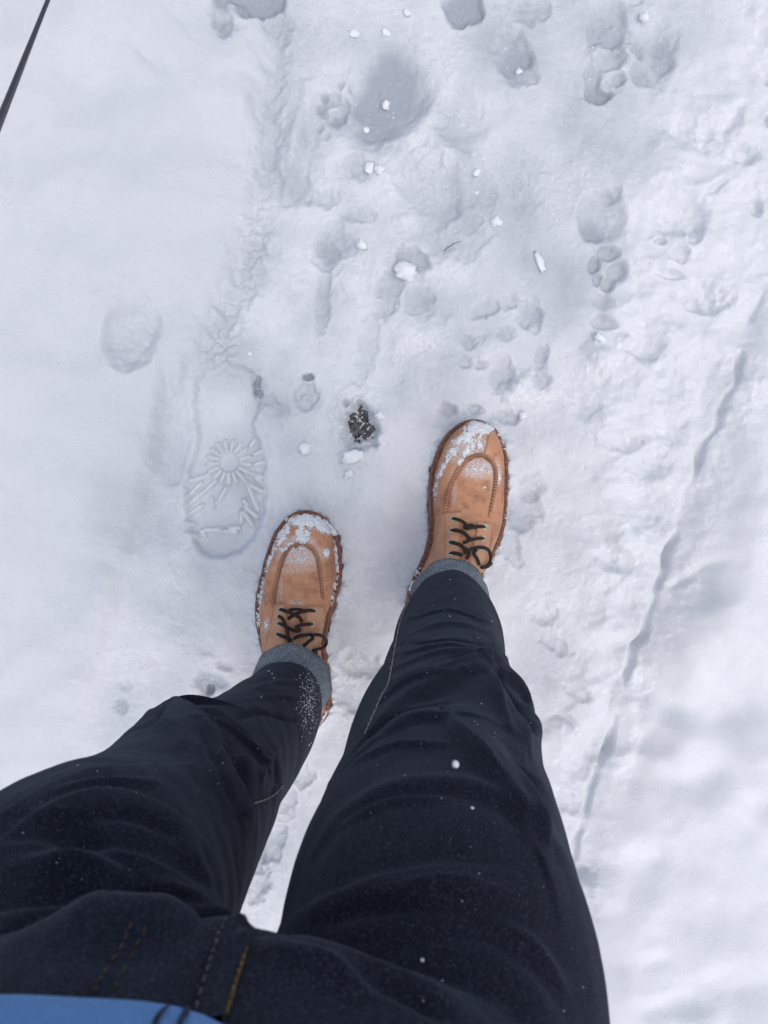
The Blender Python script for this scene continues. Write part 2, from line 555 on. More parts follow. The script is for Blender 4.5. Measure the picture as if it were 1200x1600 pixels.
# big oval print, grey with meltwater
ell(614, 138, 52, 64, 10, .012, .28, .002, .52, .13)
ell(575, 190, 36, 42, 30, .006, .5, 0, .32, .25)
ell(590, 215, 24, 22, 0, .005, .5, 0, .25, .25)
paw(522, 172, 30, -15, .005, .22)
for x, y in ((533, 133), (547, 135), (509, 152), (501, 170), (500, 200), (511, 210), (526, 186), (536, 184)):
    ell(x, y, 4.5, 6, 20, .005, .5, 0, .22, .4)
# trodden patches of the path
for x, y, rx, ry, a, d, s in ((670, 300, 42, 62, 0, .008, .15), (455, 290, 26, 36, 10, .006, .2), (560, 260, 20, 18, 0, .007, .25),
                              (505, 310, 22, 14, 0, .006, .22), (560, 335, 24, 12, 0, .005, .2), (520, 380, 30, 24, 30, .006, .25),
                              (508, 400, 18, 18, 0, .006, .25), (610, 450, 18, 46, 15, .007, .25), (655, 465, 20, 26, 0, .006, .2),
                              (505, 470, 10, 50, 5, .005, .15), (645, 405, 24, 16, 30, .010, .3), (720, 375, 44, 26, -20, .006, .15),
                              (720, 190, 32, 46, 0, .006, .15), (735, 300, 34, 50, 0, .005, .12), (800, 80, 24, 34, 0, .006, .15),
                              (812, 105, 26, 24, 0, .007, .18), (832, 18, 24, 18, 0, .006, .18), (705, 655, 22, 16, 0, .006, .18),
                              (760, 480, 22, 14, -20, .006, .15), (795, 470, 14, 10, 0, .005, .15), (828, 492, 17, 22, 0, .009, .25),
                              (790, 520, 14, 10, 0, .005, .2), (732, 535, 11, 9, 0, .006, .15), (728, 566, 10, 8, 0, .006, .15),
                              (752, 570, 10, 6, 0, .005, .15), (845, 560, 10, 22, 10, .007, .25), (848, 595, 14, 13, 0, .008, .25),
                              (785, 585, 18, 22, 0, .007, .2), (790, 652, 18, 10, 10, .007, .22), (700, 640, 12, 10, 0, .006, .2),
                              (742, 640, 12, 7, 20, .006, .2), (815, 800, 26, 32, 10, .008, .25), (830, 760, 16, 20, 0, .006, .2),
                              (800, 860, 16, 24, 0, .006, .15), (640, 840, 34, 70, 10, .003, .02), (620, 560, 36, 60, 0, .003, .04),
                              (575, 540, 14, 60, 10, .004, .15), (210, 800, 60, 70, 0, .004, .14), (270, 700, 34, 50, 10, .005, .12)):
    ell(x, y, rx, ry, a, d, .35, .0008, s, .25)
for x, y, r, h in ((660, 240, 40, .006), (540, 240, 30, .005), (430, 500, 50, .005), (545, 440, 22, .005), (640, 340, 16, .005),
                   (600, 290, 24, .005), (700, 420, 30, .004), (822, 600, 20, .010), (800, 615, 18, .008), (760, 545, 24, .005),
                   (700, 250, 26, .005), (455, 430, 40, .005), (640, 520, 24, .004), (690, 520, 24, .004), (590, 690, 12, .004),
                   (1000, 18, 14, .007), (985, 90, 14, .010), (1005, 30, 9, .006), (940, 82, 16, .007), (935, 560, 22, .008), (980, 540, 14, .008)):
    ell(x, y, r, r * .8, x % 40, -h, .6, 0, -.12, .3)
# pairs of dog prints and other prints on the right
ell(948, 45, 26, 42, 8, .011, .2, .001, .15, .14); ell(975, 58, 14, 10, 0, .006, .3, 0, .1)
ell(1020, 85, 31, 47, 12, .010, .18, .001, .12, .14)
ell(1032, 72, 11, 12, 0, .005, .3, 0, .15); ell(1033, 97, 14, 16, 0, .005, .3, 0, .15); ell(998, 74, 9, 14, 0, .006, .3, 0, .15)
ell(1003, 118, 16, 13, 0, .007, .25, 0, .15); ell(1024, 62, 9, 8, 0, -.004, .5)
ell(952, 95, 22, 15, -15, .009, .2, 0, .2, .12); ell(925, 122, 12, 26, 0, .009, .25, 0, .2, .15)
ell(965, 124, 11, 9, 0, .009, .25, 0, .15); ell(935, 152, 17, 11, 0, .010, .25, 0, .28, .2); ell(945, 140, 24, 12, -20, .005, .35, 0, .1)
ell(938, 340, 31, 38, -15, .011, .16, .001, .20, .10); ell(925, 360, 17, 18, 0, .005, .3, 0, .22, .1); ell(955, 305, 14, 12, 0, .008, .25, 0, .15)
ell(950, 396, 15, 11, 10, .010, .2, 0, .18, .08); ell(929, 413, 8, 13, 10, .010, .22, 0, .18, .08); ell(934, 437, 7, 9, 10, .010, .22, 0, .18, .08)
ell(964, 424, 13, 15, 20, .011, .2, 0, .2, .08); ell(950, 445, 9, 12, 20, .010, .22, 0, .2, .08); ell(946, 420, 26, 34, 8, .003, .35, 0, .08, .1)
ell(938, 470, 14, 12, 30, .006, .3, 0, .12, .2)
ell(1058, 338, 34, 28, -10, .012, .35, .002, .04, .15); ell(1080, 370, 10, 16, 20, .009, .3, 0, .03); ell(1028, 380, 8, 5, 0, .008, .3)
ell(1056, 402, 14, 11, 0, .009, .3, 0, .06, .2); ell(1045, 432, 20, 6, 10, .007, .3)
ell(1100, 470, 32, 20, 0, .012, .25, .002, .06, .15); ell(1080, 478, 12, 10, 0, .007, .3)
groove([(1100, 304), (1112, 300), (1124, 288)], 5, -.012, .3, 75); groove([(1060, 292), (1090, 300)], 9, .007, .3, 76)
ell(1160, 245, 16, 14, 0, .012, .4); ell(1140, 190, 10, 22, 30, .006, .5); ell(1175, 325, 8, 14, 0, .010, .35); ell(1195, 195, 5, 10, 0, .011, .35)
ell(1080, 210, 40, 22, 20, .008, .4, .002); ell(1195, 120, 10, 16, 0, .009, .4)
groove([(970, 545), (985, 548), (1000, 556), (1018, 562)], 6, -.010, .3, 77, .05)
ell(1005, 545, 26, 18, 10, .008, .4, 0, .08, .2); ell(940, 505, 16, 10, 20, .009, .3, 0, .15)
ell(960, 600, 30, 36, 30, .006, .4, 0, .08, .2); ell(1040, 600, 26, 24, 0, .006, .45, 0, .03); ell(1040, 670, 20, 22, 0, .006, .45)
ell(1010, 728, 26, 22, 0, .011, .35, .002, .08, .15); ell(960, 690, 34, 14, 10, .005, .4, .002, .05)
ell(1010, 800, 22, 30, 0, .008, .4, .001, .06); ell(960, 875, 30, 18, 20, .009, .35, .001, .08); groove([(952, 876), (966, 890)], 4, -.006, .3, 79)
ell(930, 830, 26, 20, 0, .005, .4, 0, .06); ell(945, 945, 40, 26, 0, .006, .45, 0, .08); ell(915, 640, 20, 16, 0, .005, .4, 0, .08)
# puffs of the bank
for x, y, rx, ry, a, h in ((1165, 640, 44, 90, 18, .010), (1150, 790, 62, 80, 15, .016), (1075, 835, 26, 40, 20, .006), (1118, 960, 80, 84, 0, .022), (1065, 1010, 40, 50, 20, .008), (1060, 1160, 34, 30, 0, .008),
                           (1180, 1140, 50, 60, 0, .012), (1060, 1260, 60, 42, -20, .014), (1130, 1340, 66, 50, 20, .012), (985, 1290, 40, 34, 0, .010), (960, 1415, 50, 40, 20, .014), (1060, 1430, 54, 40, 0, .010),
                           (1160, 1450, 50, 40, 0, .010), (990, 1535, 44, 34, 0, .010), (1100, 1570, 70, 36, 0, .012), (1180, 1540, 40, 40, 0, .008), (985, 1080, 22, 30, 10, .006)):
    ell(x, y, rx, ry, a, -h, .75, 0, 0, .07)
# side crack of the bank and hollows in it
groove([(1042, 914), (1062, 900), (1082, 884), (1106, 874), (1126, 872)], 6, -.012, .25, 80, .04)
ell(1075, 915, 34, 24, -30, .006, .5); ell(1050, 860, 14, 24, 20, .003, .5)
ell(1030, 1080, 44, 30, 20, .010, .5); ell(1010, 1150, 24, 18, 0, .010, .35, .002); ell(985, 1200, 22, 20, 0, .006, .4)
ell(1070, 1190, 40, 30, 30, .007, .5); ell(1000, 1320, 28, 20, 0, .008, .5); ell(1165, 1235, 22, 20, 0, .007, .5)
groove([(885, 1358), (900, 1354), (915, 1352)], 9, -.020, .3, 81, .1); ell(935, 1372, 26, 26, 0, -.010, .4)
groove([(990, 1474), (1012, 1468), (1028, 1474)], 7, -.010, .3, 82); ell(1030, 1535, 46, 14, -5, .010, .45); ell(1110, 1500, 50, 20, -15, .006, .5)
groove([(942, 1478), (960, 1484)], 5, -.006, .3, 83); ell(1110, 1100, 30, 60, 20, .006, .6); ell(1140, 620, 26, 60, 20, -.008, .6)
groove([(870, 1114), (884, 1120), (895, 1132)], 5, -.009, .3, 84, .05); ell(872, 1142, 24, 17, 0, -.008, .5)
for x, y, rx, ry in ((870, 1010, 22, 10), (850, 960, 24, 14), (900, 1080, 18, 10), (905, 1180, 26, 36), (880, 1250, 20, 14)):
    ell(x, y, rx, ry, 25, .006, .45, .001, .05, .25)
Z = np.where(Z < -.010, -.010 + (Z + .010) * .4, Z)
# cat-sized print and bare spots
paw(478, 622, 24, 8, .007, .10)
ell(481, 589, 9, 4.5, 0, .011, .4, 0, .7, .35)
ell(400, 600, 5, 12, 15, .007, .45, 0, .6, .4); ell(405, 612, 4, 6, 0, .007, .45, 0, .4, .4)
ell(329, 1080, 7, 6, 0, .010, .5, .001, .7, .3); ell(330, 1066, 20, 18, 0, .008, .5, 0, .4, .35); ell(350, 1040, 12, 5, 30, .007, .5, 0, .2, .3)
ell(190, 1103, 10, 9, 0, .007, .5, 0, .25, .3); ell(195, 1070, 10, 8, 0, .004, .5, 0, .1); ell(322, 1012, 14, 10, 0, .004, .5, 0, .1, .3)
for x, y, rx, ry in ((420, 1320, 20, 34), (405, 1380, 14, 30), (440, 1250, 26, 20), (400, 1350, 12, 20), (560, 1040, 30, 20), (555, 1100, 34, 16), (470, 1210, 20, 16)):
    ell(x, y, rx, ry, 20, .007, .4, .002, .14, .3)
# hole through to the asphalt
def hole(cx, cy, rx, ry, ang, z_floor, seed):
    global Z, SL
    m = (np.abs(PX - cx) < 3 * rx) & (np.abs(PY - cy) < 3 * ry)
    x, y = PX[m] - cx, PY[m] - cy
    a = math.radians(ang)
    u, v = (x * math.cos(a) + y * math.sin(a)) / rx, (-x * math.sin(a) + y * math.cos(a)) / ry
    r = np.hypot(u, v) + fbm(PX[m], PY[m], 20, 3, seed) * .35
    k = 1 - sm(.62, 1.3, r)
    fl = z_floor - .0018 * sm(1.0, .3, r) + fbm(PX[m], PY[m], 8, 3, seed + 5, .75) * .0060
    Z[m] = Z[m] * (1 - k) + fl * k + .003 * np.exp(-((r - 1.5) / .25) ** 2)
    SL[m] = np.clip(SL[m], 0, 1) * (1 - k) + .45 * k
hole(562, 666, 26, 36, -8, -.0238, 201)
hole(566, 640, 7, 14, -25, -.0245, 207)
ell(553, 716, 20, 10, -10, -.006, .5, 0, -.2, .25); ell(590, 650, 9, 9, 0, -.004, .5, 0, -.2)
# the standing boots press the snow down
T_ = [0, 2, 6, 12, 20, 33, 48, 75, 98, 117, 146, 172, 206, 228, 258, 285, 303, 318, 330, 337, 341]
L_ = [-5, 6, 17, 25, 32, 41, 48, 57, 62, 67, 72, 71, 65, 58, 50, 46, 42, 36, 27, 17, 0]
M_ = [8, 20, 28, 36, 43, 52, 57, 60, 61, 57, 50, 41, 35, 36, 42, 45, 43, 37, 28, 18, 0]
for (tx, ty, ang, sgn) in ((474, 799, 0, 1), (757, 662, 15.5, -1)):
    a = math.radians(ang)
    ring_ = [(m_ * sgn, t) for t, m_ in zip(T_, M_)] + [(-l_ * sgn, t) for t, l_ in list(zip(T_, L_))[::-1]]
    ring_ = [(tx + u * math.cos(a) - t * math.sin(a), ty + u * math.sin(a) + t * math.cos(a)) for u, t in ring_]
    m_, sd_ = poly_press(ring_[::2], .014, 4, 0, 0)
    out = np.maximum(-sd_, 0)
    nz = fbm(PX[m_], PY[m_], 18, 3, 811 + int(ang))
    Z[m_] += np.where(sd_ < 2, (.0075 + .008 * nz) * np.exp(-(out / 10) ** 2), 0)
SL = np.clip(SL, 0, 1)
def blur(A, n, passes=3):
    for _ in range(passes):
        for ax_ in (0, 1):
            c = np.cumsum(np.pad(A, [(n + 1, n) if k == ax_ else (0, 0) for k in (0, 1)], mode='edge'), axis=ax_)
            A = (np.take(c, range(2 * n + 1, c.shape[ax_]), axis=ax_) - np.take(c, range(0, c.shape[ax_] - 2 * n - 1), axis=ax_)) / (2 * n + 1)
    return A
kR = sm(22, 70, dr); kL = sm(30, 90, dl) * (1 - sm(560, 640, PYc) * sm(120, 10, dl)) * .8
Z = Z + (blur(Z, 3) - Z) * kR
Z = Z + (blur(Z, 4) - Z) * kL * (np.hypot((PX - 215) / 70, (PY - 532) / 90) > 1)
far_fade = 1 - sm(0, .8, np.maximum(np.abs(X) - .66, np.abs(Y) - .84))
Z = Z * far_fade + .028 * (1 - far_fade)
SL = SL * far_fade + .08 * (1 - far_fade)

ny, nx = X.shape
V = np.stack([X, Y, Z], -1).reshape(-1, 3).astype(np.float32)
idx = np.arange(nx * ny, dtype=np.int32).reshape(ny, nx)
F = np.stack([idx[:-1, :-1], idx[:-1, 1:], idx[1:, 1:], idx[1:, :-1]], -1).reshape(-1, 4)
me = bpy.data.meshes.new('snow_ground')
me.vertices.add(len(V)); me.vertices.foreach_set('co', V.ravel())
me.loops.add(F.size); me.loops.foreach_set('vertex_index', F.ravel())
me.polygons.add(len(F))
me.polygons.foreach_set('loop_start', np.arange(0, F.size, 4, dtype=np.int32))
me.polygons.foreach_set('use_smooth', np.ones(len(F), dtype=bool))
me.update(calc_edges=True)
a_ = me.attributes.new('slush_shade', 'FLOAT', 'POINT')
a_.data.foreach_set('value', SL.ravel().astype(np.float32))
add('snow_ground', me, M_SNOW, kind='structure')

def snow_z(px, py):
    i = np.searchsorted(ax, gx(px)); j = np.searchsorted(ay, gy(py))
    return float(Z[min(j, ny - 1), min(i, nx - 1)])

# asphalt: a rough patch where it shows, a plain sheet beyond
axx, ayy = axis(gx(480), gx(640), .0016, 60), axis(gx(740), gy(580), .0016, 60)
axx = axis(gx(470), gx(650), .0016, 60); ayy = axis(gy(740), gy(590), .0016, 60)
xx, yy = np.meshgrid(axx, ayy)
zz = -.0225 + np.where((np.abs(xx) < 1) & (np.abs(yy) < 1), np.clip(fbm(np.clip(xx, -2, 2) / S, np.clip(yy, -2, 2) / S, 5, 2, 301), -.5, 1) * .0016, 0) * (np.hypot(xx + .04, yy - .13) < .12)
n_y, n_x = xx.shape
ii = np.arange(n_x * n_y).reshape(n_y, n_x)
ff = np.stack([ii[:-1, :-1], ii[:-1, 1:], ii[1:, 1:], ii[1:, :-1]], -1).reshape(-1, 4)
add('asphalt_path', make_mesh('asphalt_path', np.stack([xx, yy, zz], -1).reshape(-1, 3), ff), M_ASPHALT, kind='structure')

# ------------------------------------------------------------------ the person
person = add('person', None, None, label='person in dark jeans and tan lace-up boots standing in the snow, seen from above', category='person')
person.location = (-.02, -.18, 0)
PINV = Matrix.Translation(-Vector(person.location))

def to_person(verts):
    o = Vector(person.location)
    return [Vector(v) - o for v in verts]

# ---- boots
T = [0, 2, 6, 12, 20, 33, 48, 75, 98, 117, 146, 172, 206, 228, 258, 285, 303, 318, 330, 337, 341]
LAT = [-5, 6, 17, 25, 32, 41, 48, 57, 62, 67, 72, 71, 65, 58, 50, 46, 42, 36, 27, 17, 0]
MED = [8, 20, 28, 36, 43, 52, 57, 60, 61, 57, 50, 41, 35, 36, 42, 45, 43, 37, 28, 18, 0]
PXM = .00093
def outline(t):
    return float(np.interp(t, T, LAT)) * PXM, float(np.interp(t, T, MED)) * PXM
BL = 341 * PXM
# height of the upper along the boot (t in photo pixels from the toe)
HT = [0, 4, 9, 16, 26, 40, 60, 90, 120, 145, 175, 205, 230, 250, 300, 330, 341]
HZ = [.034, .046, .054, .061, .067, .071, .0735, .076, .081, .089, .104, .124, .145, .165, .172, .168, .150]

def boot_upper(side):
    """side -1: left boot, +1: right boot.  local frame: heel at 0, toe at +y"""
    ts = np.concatenate([np.linspace(5, 60, 34), np.linspace(62, 320, 78), np.linspace(321, 336, 10)])
    nseg = 48
    V, F, fr = [], [], []
    for t in ts:
        l, m = outline(t)
        l = max(l - .0058 * min(1, t / 14), .0); m = max(m - .0058 * min(1, t / 14), .0)
        # higher up the shaft narrows towards the leg
        cx, w = (m - l) / 2, (m + l) / 2
        zt = float(np.interp(t, HT, HZ)); zb = .030
        e = float(np.interp(t, [0, 40, 100, 180, 240, 341], [.75, .72, .78, .80, .62, .55]))
        ez = float(np.interp(t, [0, 40, 100, 180, 240, 341], [.80, .66, .70, .95, .80, .60]))
        yy_ = BL - t * PXM
        for k in range(nseg + 1):
            a = math.pi * k / nseg
            c, s = math.cos(a), math.sin(a)
            x = cx + math.copysign(abs(c) ** e, c) * w
            z = zb + (zt - zb) * (s ** ez)
            # shaft leans in
            lean = max(0, (z - .075)) * float(np.interp(t, [0, 140, 200, 341], [0, 0, .25, .30]))
            x = x - (x - cx) * lean * 6
            V.append(Vector((x * -side if side < 0 else x * -1, yy_, z)))
            fr.append((t, c))
    # mirrored so that the inner side faces the other boot
    if side < 0: V = [Vector((v.x, v.y, v.z)) for v in V]
    else: V = [Vector((v.x, v.y, v.z)) for v in V]
    n = nseg + 1
    for i in range(len(ts) - 1):
        for k in range(nseg):
            q = (i * n + k, i * n + k + 1, (i + 1) * n + k + 1, (i + 1) * n + k)
            F.append(q if side > 0 else q[::-1])
    F.append(tuple(range(n)) if side < 0 else tuple(range(n))[::-1])
    b0 = (len(ts) - 1) * n
    F.append(tuple(b0 + k for k in range(n))[::-1] if side < 0 else tuple(b0 + k for k in range(n)))
    return V, F, fr

def sole_loop(side, grow, z, n_end=6):
    """outline of the sole at height z, as an ordered loop"""
    ts = list(np.linspace(0, 1, 90))
    ts = [341 * (.5 - .5 * math.cos(math.pi * u)) for u in ts]
    R, Lp = [], []
    for t in ts:
        l, m = outline(t)
        y = BL - t * PXM
        R.append((m, y)); Lp.append((-l, y))
    loop = R + Lp[::-1][1:-1]
    # smooth and grow outwards
    P = np.array(loop)
    for _ in range(3):
        P = (np.roll(P, 1, 0) + 2 * P + np.roll(P, -1, 0)) / 4
    tg = np.roll(P, -1, 0) - np.roll(P, 1, 0)
    tg /= np.maximum(np.linalg.norm(tg, axis=1, keepdims=True), 1e-9)
    nrm = np.stack([-tg[:, 1], tg[:, 0]], 1)
    ctr = P.mean(0)
    if ((P - ctr) * nrm).sum() < 0: nrm = -nrm
    P = P + nrm * grow
    return [Vector((x * (1 if side < 0 else -1), y, z)) for x, y in P]

def loop_solid(loops, cap=True):
    n = len(loops[0]); V = [v for l in loops for v in l]; F = []
    for i in range(len(loops) - 1):
        for k in range(n):
            F.append((i * n + k, i * n + (k + 1) % n, (i + 1) * n + (k + 1) % n, (i + 1) * n + k))
    if cap:
        F.append(tuple(range(n))[::-1]); F.append(tuple((len(loops) - 1) * n + k for k in range(n)))
    return V, F

def fix_normals(me):
    bm = bmesh.new(); bm.from_mesh(me); bmesh.ops.recalc_face_normals(bm, faces=bm.faces); bm.to_mesh(me); bm.free()

class Surf:
    """a surface on which small things are laid, seen from the camera or from above"""
    def __init__(self, verts, faces):
        self.b = BVHTree.FromPolygons([tuple(v) for v in verts], [tuple(f) for f in faces])
    def hit(self, px, py, off=0.0):
        o = Vector((0, 0, CAM_H)); d = Vector(((px - 600) / FPX, (800 - py) / FPX, -1)).normalized()
        h = self.b.ray_cast(o, d)
        if h[0] is None:
            h = min((self.b.find_nearest(o + d * (.2 + .02 * k)) for k in range(50)), key=lambda q: q[3])
        n = h[1] if h[1].dot(d) < 0 else -h[1]
        return h[0] + n * off, n

def boot(side, loc, rot, label, spec):
    root = add('boot', None, None, person, label=label)
    mw = Matrix.Translation(loc) @ Matrix.Rotation(rot, 4, 'Z')
    root.matrix_local = PINV @ mw
    # sole, with a wedge heel edge
    V, F = loop_solid([sole_loop(side, -.004, 0), sole_loop(side, -.001, .003), sole_loop(side, -.001, .021), sole_loop(side, -.002, .0235)])
    me = make_mesh('sole', V, F); fix_normals(me); add('sole', me, M_SOLE, root)
    V, F = loop_solid([sole_loop(side, .000, .0240), sole_loop(side, .0018, .0255), sole_loop(side, .0018, .0295), sole_loop(side, .0002, .0315), sole_loop(side, -.010, .0325)])
    me = make_mesh('welt', V, F); fix_normals(me); add('welt', me, M_WELT, root)
    # welt stitching, joined: the stitches are about a millimetre
    lp = sole_loop(side, -.0022, .0325)
    VV, FF = [], []
    P = lp + [lp[0]]
    acc = 0
    dense = []
    for a, b in zip(P[:-1], P[1:]):
        k = max(1, int((b - a).length / .0012))
        for j in range(k): dense.append(a.lerp(b, j / k))
    for i in range(0, len(dense) - 4, 5):
        v, f = tube([dense[i], dense[i + 1] + Vector((0, 0, .0006)), dense[i + 3]], .0006, 5)
        FF += [tuple(q + len(VV) for q in g) for g in f]; VV += v
    add('welt_stitching', make_mesh('welt_stitching', VV, FF), M_GREY, root, kind='stuff')
    # upper
    V, F, fr = boot_upper(side)
    me = make_mesh('upper', V, F); fix_normals(me)
    W = [mw @ v for v in V]
    surf = Surf(W, F)
    inv = mw.inverted()
    def L(px, py, off=0.0): return inv @ surf.hit(px, py, off)[0]
    # the toe plug is pressed in a little inside the seam
    seam_px = spec['seam']
    seam = [inv @ surf.hit(*p)[0] for p in [tuple(q) for q in catmull(seam_px, 60)]]
    sx = np.array([[p.x, p.y] for p in seam])
    fro = np.zeros(len(V))
    for i, v in enumerate(V):
        w = W[i]
        d = CAM_H - w.z
        px, py = 600 + w.x / d * FPX, 800 - w.y / d * FPX
        f = 0
        for cx, cy, rx, ry, s in spec['frost']:
            r = math.hypot((px - cx) / rx, (py - cy) / ry)
            f = max(f, s * float(sm(1.25, .55, np.array(r)) if False else max(0, min(1, (1.25 - r) / .6))))
        fro[i] = f
        dd = np.min(np.hypot(sx[:, 0] - v.x, sx[:, 1] - v.y))
        # wrinkles across the vamp
        cz = 0
        for cy_, amp in spec['crease']:
            cz -= amp * math.exp(-((py - cy_ - 4 * math.sin(px * .09)) / 4.0) ** 2) * (1 if v.z > .06 else .2)
        if v.z > .045:
            v.z += cz - .0018 * math.exp(-(dd / .004) ** 2)
    me.vertices.foreach_set('co', np.array([tuple(v) for v in V]).ravel())
    at_ = me.attributes.new('frost', 'FLOAT', 'POINT'); at_.data.foreach_set('value', fro.astype(np.float32))
    me.update()
    up = add('upper', me, M_LEATHER, root)
    # raised moccasin seam with its thread
    pts = [tuple(q) for q in catmull(seam_px, 70)]
    V1, F1 = tube([L(x, y, .0004) for x, y in pts], .0029, 8, False, .65)
    add('toe_seam', make_mesh('toe_seam', V1, F1), M_SEAM, root)
    V1, F1 = tube([L(x, y, .0006) for x, y in [tuple(q) for q in catmull(spec['toe_line'], 14)]], .0019, 8, False, .7)
    add('toe_seam', make_mesh('toe_seam', V1, F1), M_SEAM, root)
    VV, FF = [], []
    cx = sum(p[0] for p in seam_px) / len(seam_px)
    fine = [tuple(q) for q in catmull(seam_px, 160)]
    for i in range(2, 156, 3):
        x, y = fine[i]
        dx, dy = (cx - x), (seam_px[len(seam_px) // 2][1] + 45 - y)
        q = math.hypot(dx, dy); dx /= q; dy /= q
        v, f = tube([L(x - dx * .5, y - dy * .5, .0030), L(x + dx * 2.2, y + dy * 2.2, .0026), L(x + dx * 4.2, y + dy * 4.2, .0002)], .0007, 5)
        FF += [tuple(q_ + len(VV) for q_ in g) for g in f]; VV += v
    add('toe_stitching', make_mesh('toe_stitching', VV, FF), M_THREAD, root, kind='stuff')
    # eyelet panels
    for edge_a, edge_b in spec['panels']:
        nr, nc = 30, 14
        A, B = catmull(edge_a, nr), catmull(edge_b, nr)
        V1, F1 = [], []
        for i in range(nr):
            for j in range(nc):
                q = A[i] * (1 - j / (nc - 1)) + B[i] * (j / (nc - 1))
                bd = i in (0,) or j in (0, nc - 1)
                near = i == 1 or j in (1, nc - 2)
                V1.append(L(q[0], q[1], -.0015 if bd else (.0019 if near else .0024)))
        for i in range(nr - 1):
            for j in range(nc - 1):
                F1.append((i * nc + j, i * nc + j + 1, (i + 1) * nc + j + 1, (i + 1) * nc + j))
        me = make_mesh('eyelet_panel', V1, F1); fix_normals(me)
        add('eyelet_panel', me, M_PANEL, root)
    # tongue between the panels
    A, B = catmull(spec['tongue'][0], 24), catmull(spec['tongue'][1], 24)
    V1, F1 = [], []
    for i in range(24):
        for j in range(9):
            q = A[i] * (1 - j / 8) + B[i] * (j / 8)
            V1.append(L(q[0], q[1], .0007 + .0006 * math.sin(math.pi * j / 8)))
    for i in range(23):
        for j in range(8):
            F1.append((i * 9 + j, i * 9 + j + 1, (i + 1) * 9 + j + 1, (i + 1) * 9 + j))
    me = make_mesh('tongue', V1, F1); fix_normals(me)
    add('tongue', me, M_SEAM, root)
    # panel stitching
    VV, FF = [], []
    for line in spec['stitch']:
        n = max(6, int(sum(math.dist(a, b) for a, b in zip(line[:-1], line[1:])) / 1.1))
        q = [tuple(p) for p in catmull(line, n)]
        for i in range(0, n - 2, 3):
            v, f = tube([L(*q[i], .0027), L(*q[i + 1], .0030), L(*q[i + 2], .0027)], .00045, 5)
            FF += [tuple(k + len(VV) for k in g) for g in f]; VV += v
    add('panel_stitching', make_mesh('panel_stitching', VV, FF), M_SEAM, root, kind='stuff')
    # eyelets: ring and dark hole
    for x, y in spec['eyelets']:
        c, n = surf.hit(x, y, .0026)
        q = n.to_track_quat('Z', 'Y').to_matrix()
        ring = [inv @ (c + q @ Vector((.0034 * math.cos(a), .0034 * math.sin(a), 0))) for a in [2 * math.pi * k / 18 for k in range(18)]]
        V1, F1 = tube(ring, .0013, 8, True, .7)
        e = add('eyelet', make_mesh('eyelet', V1, F1), M_EYE, root)
    # laces
    for line, rad in spec['laces']:
        q = catmull(line, 8 * len(line))
        V1, F1 = tube([L(p[0], p[1], p[2]) for p in q], rad * 1.1, 8, False, .8)
        add('lace', make_mesh('lace', V1, F1), M_LACE, root)
    # snow lying on the toe and the welt
    crust(side, root, surf, W, F, inv, spec, mw)
    return root

def crust(side, root, surf, W, F, inv, spec, mw):
    V1, F1 = [], []
    x0, y0, x1, y1 = spec['box']
    st = 1.1
    nx_, ny_ = int((x1 - x0) / st), int((y1 - y0) / st)
    gxp, gyp = np.meshgrid(x0 + st * np.arange(nx_), y0 + st * np.arange(ny_))
    th = np.full(gxp.shape, -3.0)
    for cx, cy, rx, ry, ang, h in spec['crust']:
        a = math.radians(ang)
        u = ((gxp - cx) * math.cos(a) + (gyp - cy) * math.sin(a)) / rx
        v = (-(gxp - cx) * math.sin(a) + (gyp - cy) * math.cos(a)) / ry
        th = np.maximum(th, h * (1 - np.hypot(u, v) ** 2 * 1.1))
    th = th + fbm(gxp + 50, gyp, 9, 4, 401 + side, .7) * 1.1 + fbm(gxp, gyp, 2.6, 2, 411 + side) * .9 - .2
    ok = {}; cov = []
    for j in range(ny_):
        for i in range(nx_):
            if th[j, i] < -.8: continue
            o = Vector((0, 0, CAM_H)); d = Vector(((gxp[j, i] - 600) / FPX, (800 - gyp[j, i]) / FPX, -1)).normalized()
            h = spec['full'].ray_cast(o, d)
            if h[0] is None: continue
            n = h[1] if h[1].z > 0 else -h[1]
            ok[(j, i)] = len(V1)
            V1.append(inv @ (h[0] + (n * .5 + Vector((0, 0, .5))) * (.0004 + max(0, float(th[j, i])) * .0015)))
            cov.append(min(1, max(0, .30 + .55 * float(th[j, i]))))
    for (j, i) in list(ok):
        q = [(j, i), (j, i + 1), (j + 1, i + 1), (j + 1, i)]
        if all(k in ok for k in q):
            vs = [V1[ok[k]] for k in q]
            if max((a - b).length for a in vs for b in vs) < .012:
                F1.append([ok[k] for k in q])
    fringe = np.argwhere(th > -1.35)
    for k in rng.choice(len(fringe), min(5200, len(fringe)), replace=False):
        j, i = fringe[k]
        p = math.exp(-((th[j, i] - .1) / .8) ** 2)
        if random.random() > p: continue
        d = Vector(((gxp[j, i] + random.uniform(-1, 1) - 600) / FPX, (800 - gyp[j, i] + random.uniform(-1, 1)) / FPX, -1)).normalized()
        h = spec['full'].ray_cast(Vector((0, 0, CAM_H)), d)
        if h[0] is None: continue
        speck(V1, F1, inv @ (h[0] + Vector((0, 0, .0002))), random.choice((.00025, .0003, .0004, .0004, .0006)))
    me = make_mesh('snow_crust', V1, F1)
    cov += [1.5] * (len(V1) - len(cov))
    at_ = me.attributes.new('cover', 'FLOAT', 'POINT'); at_.data.foreach_set('value', np.array(cov, np.float32))
    add('snow_crust', me, M_DUST, root, kind='stuff')

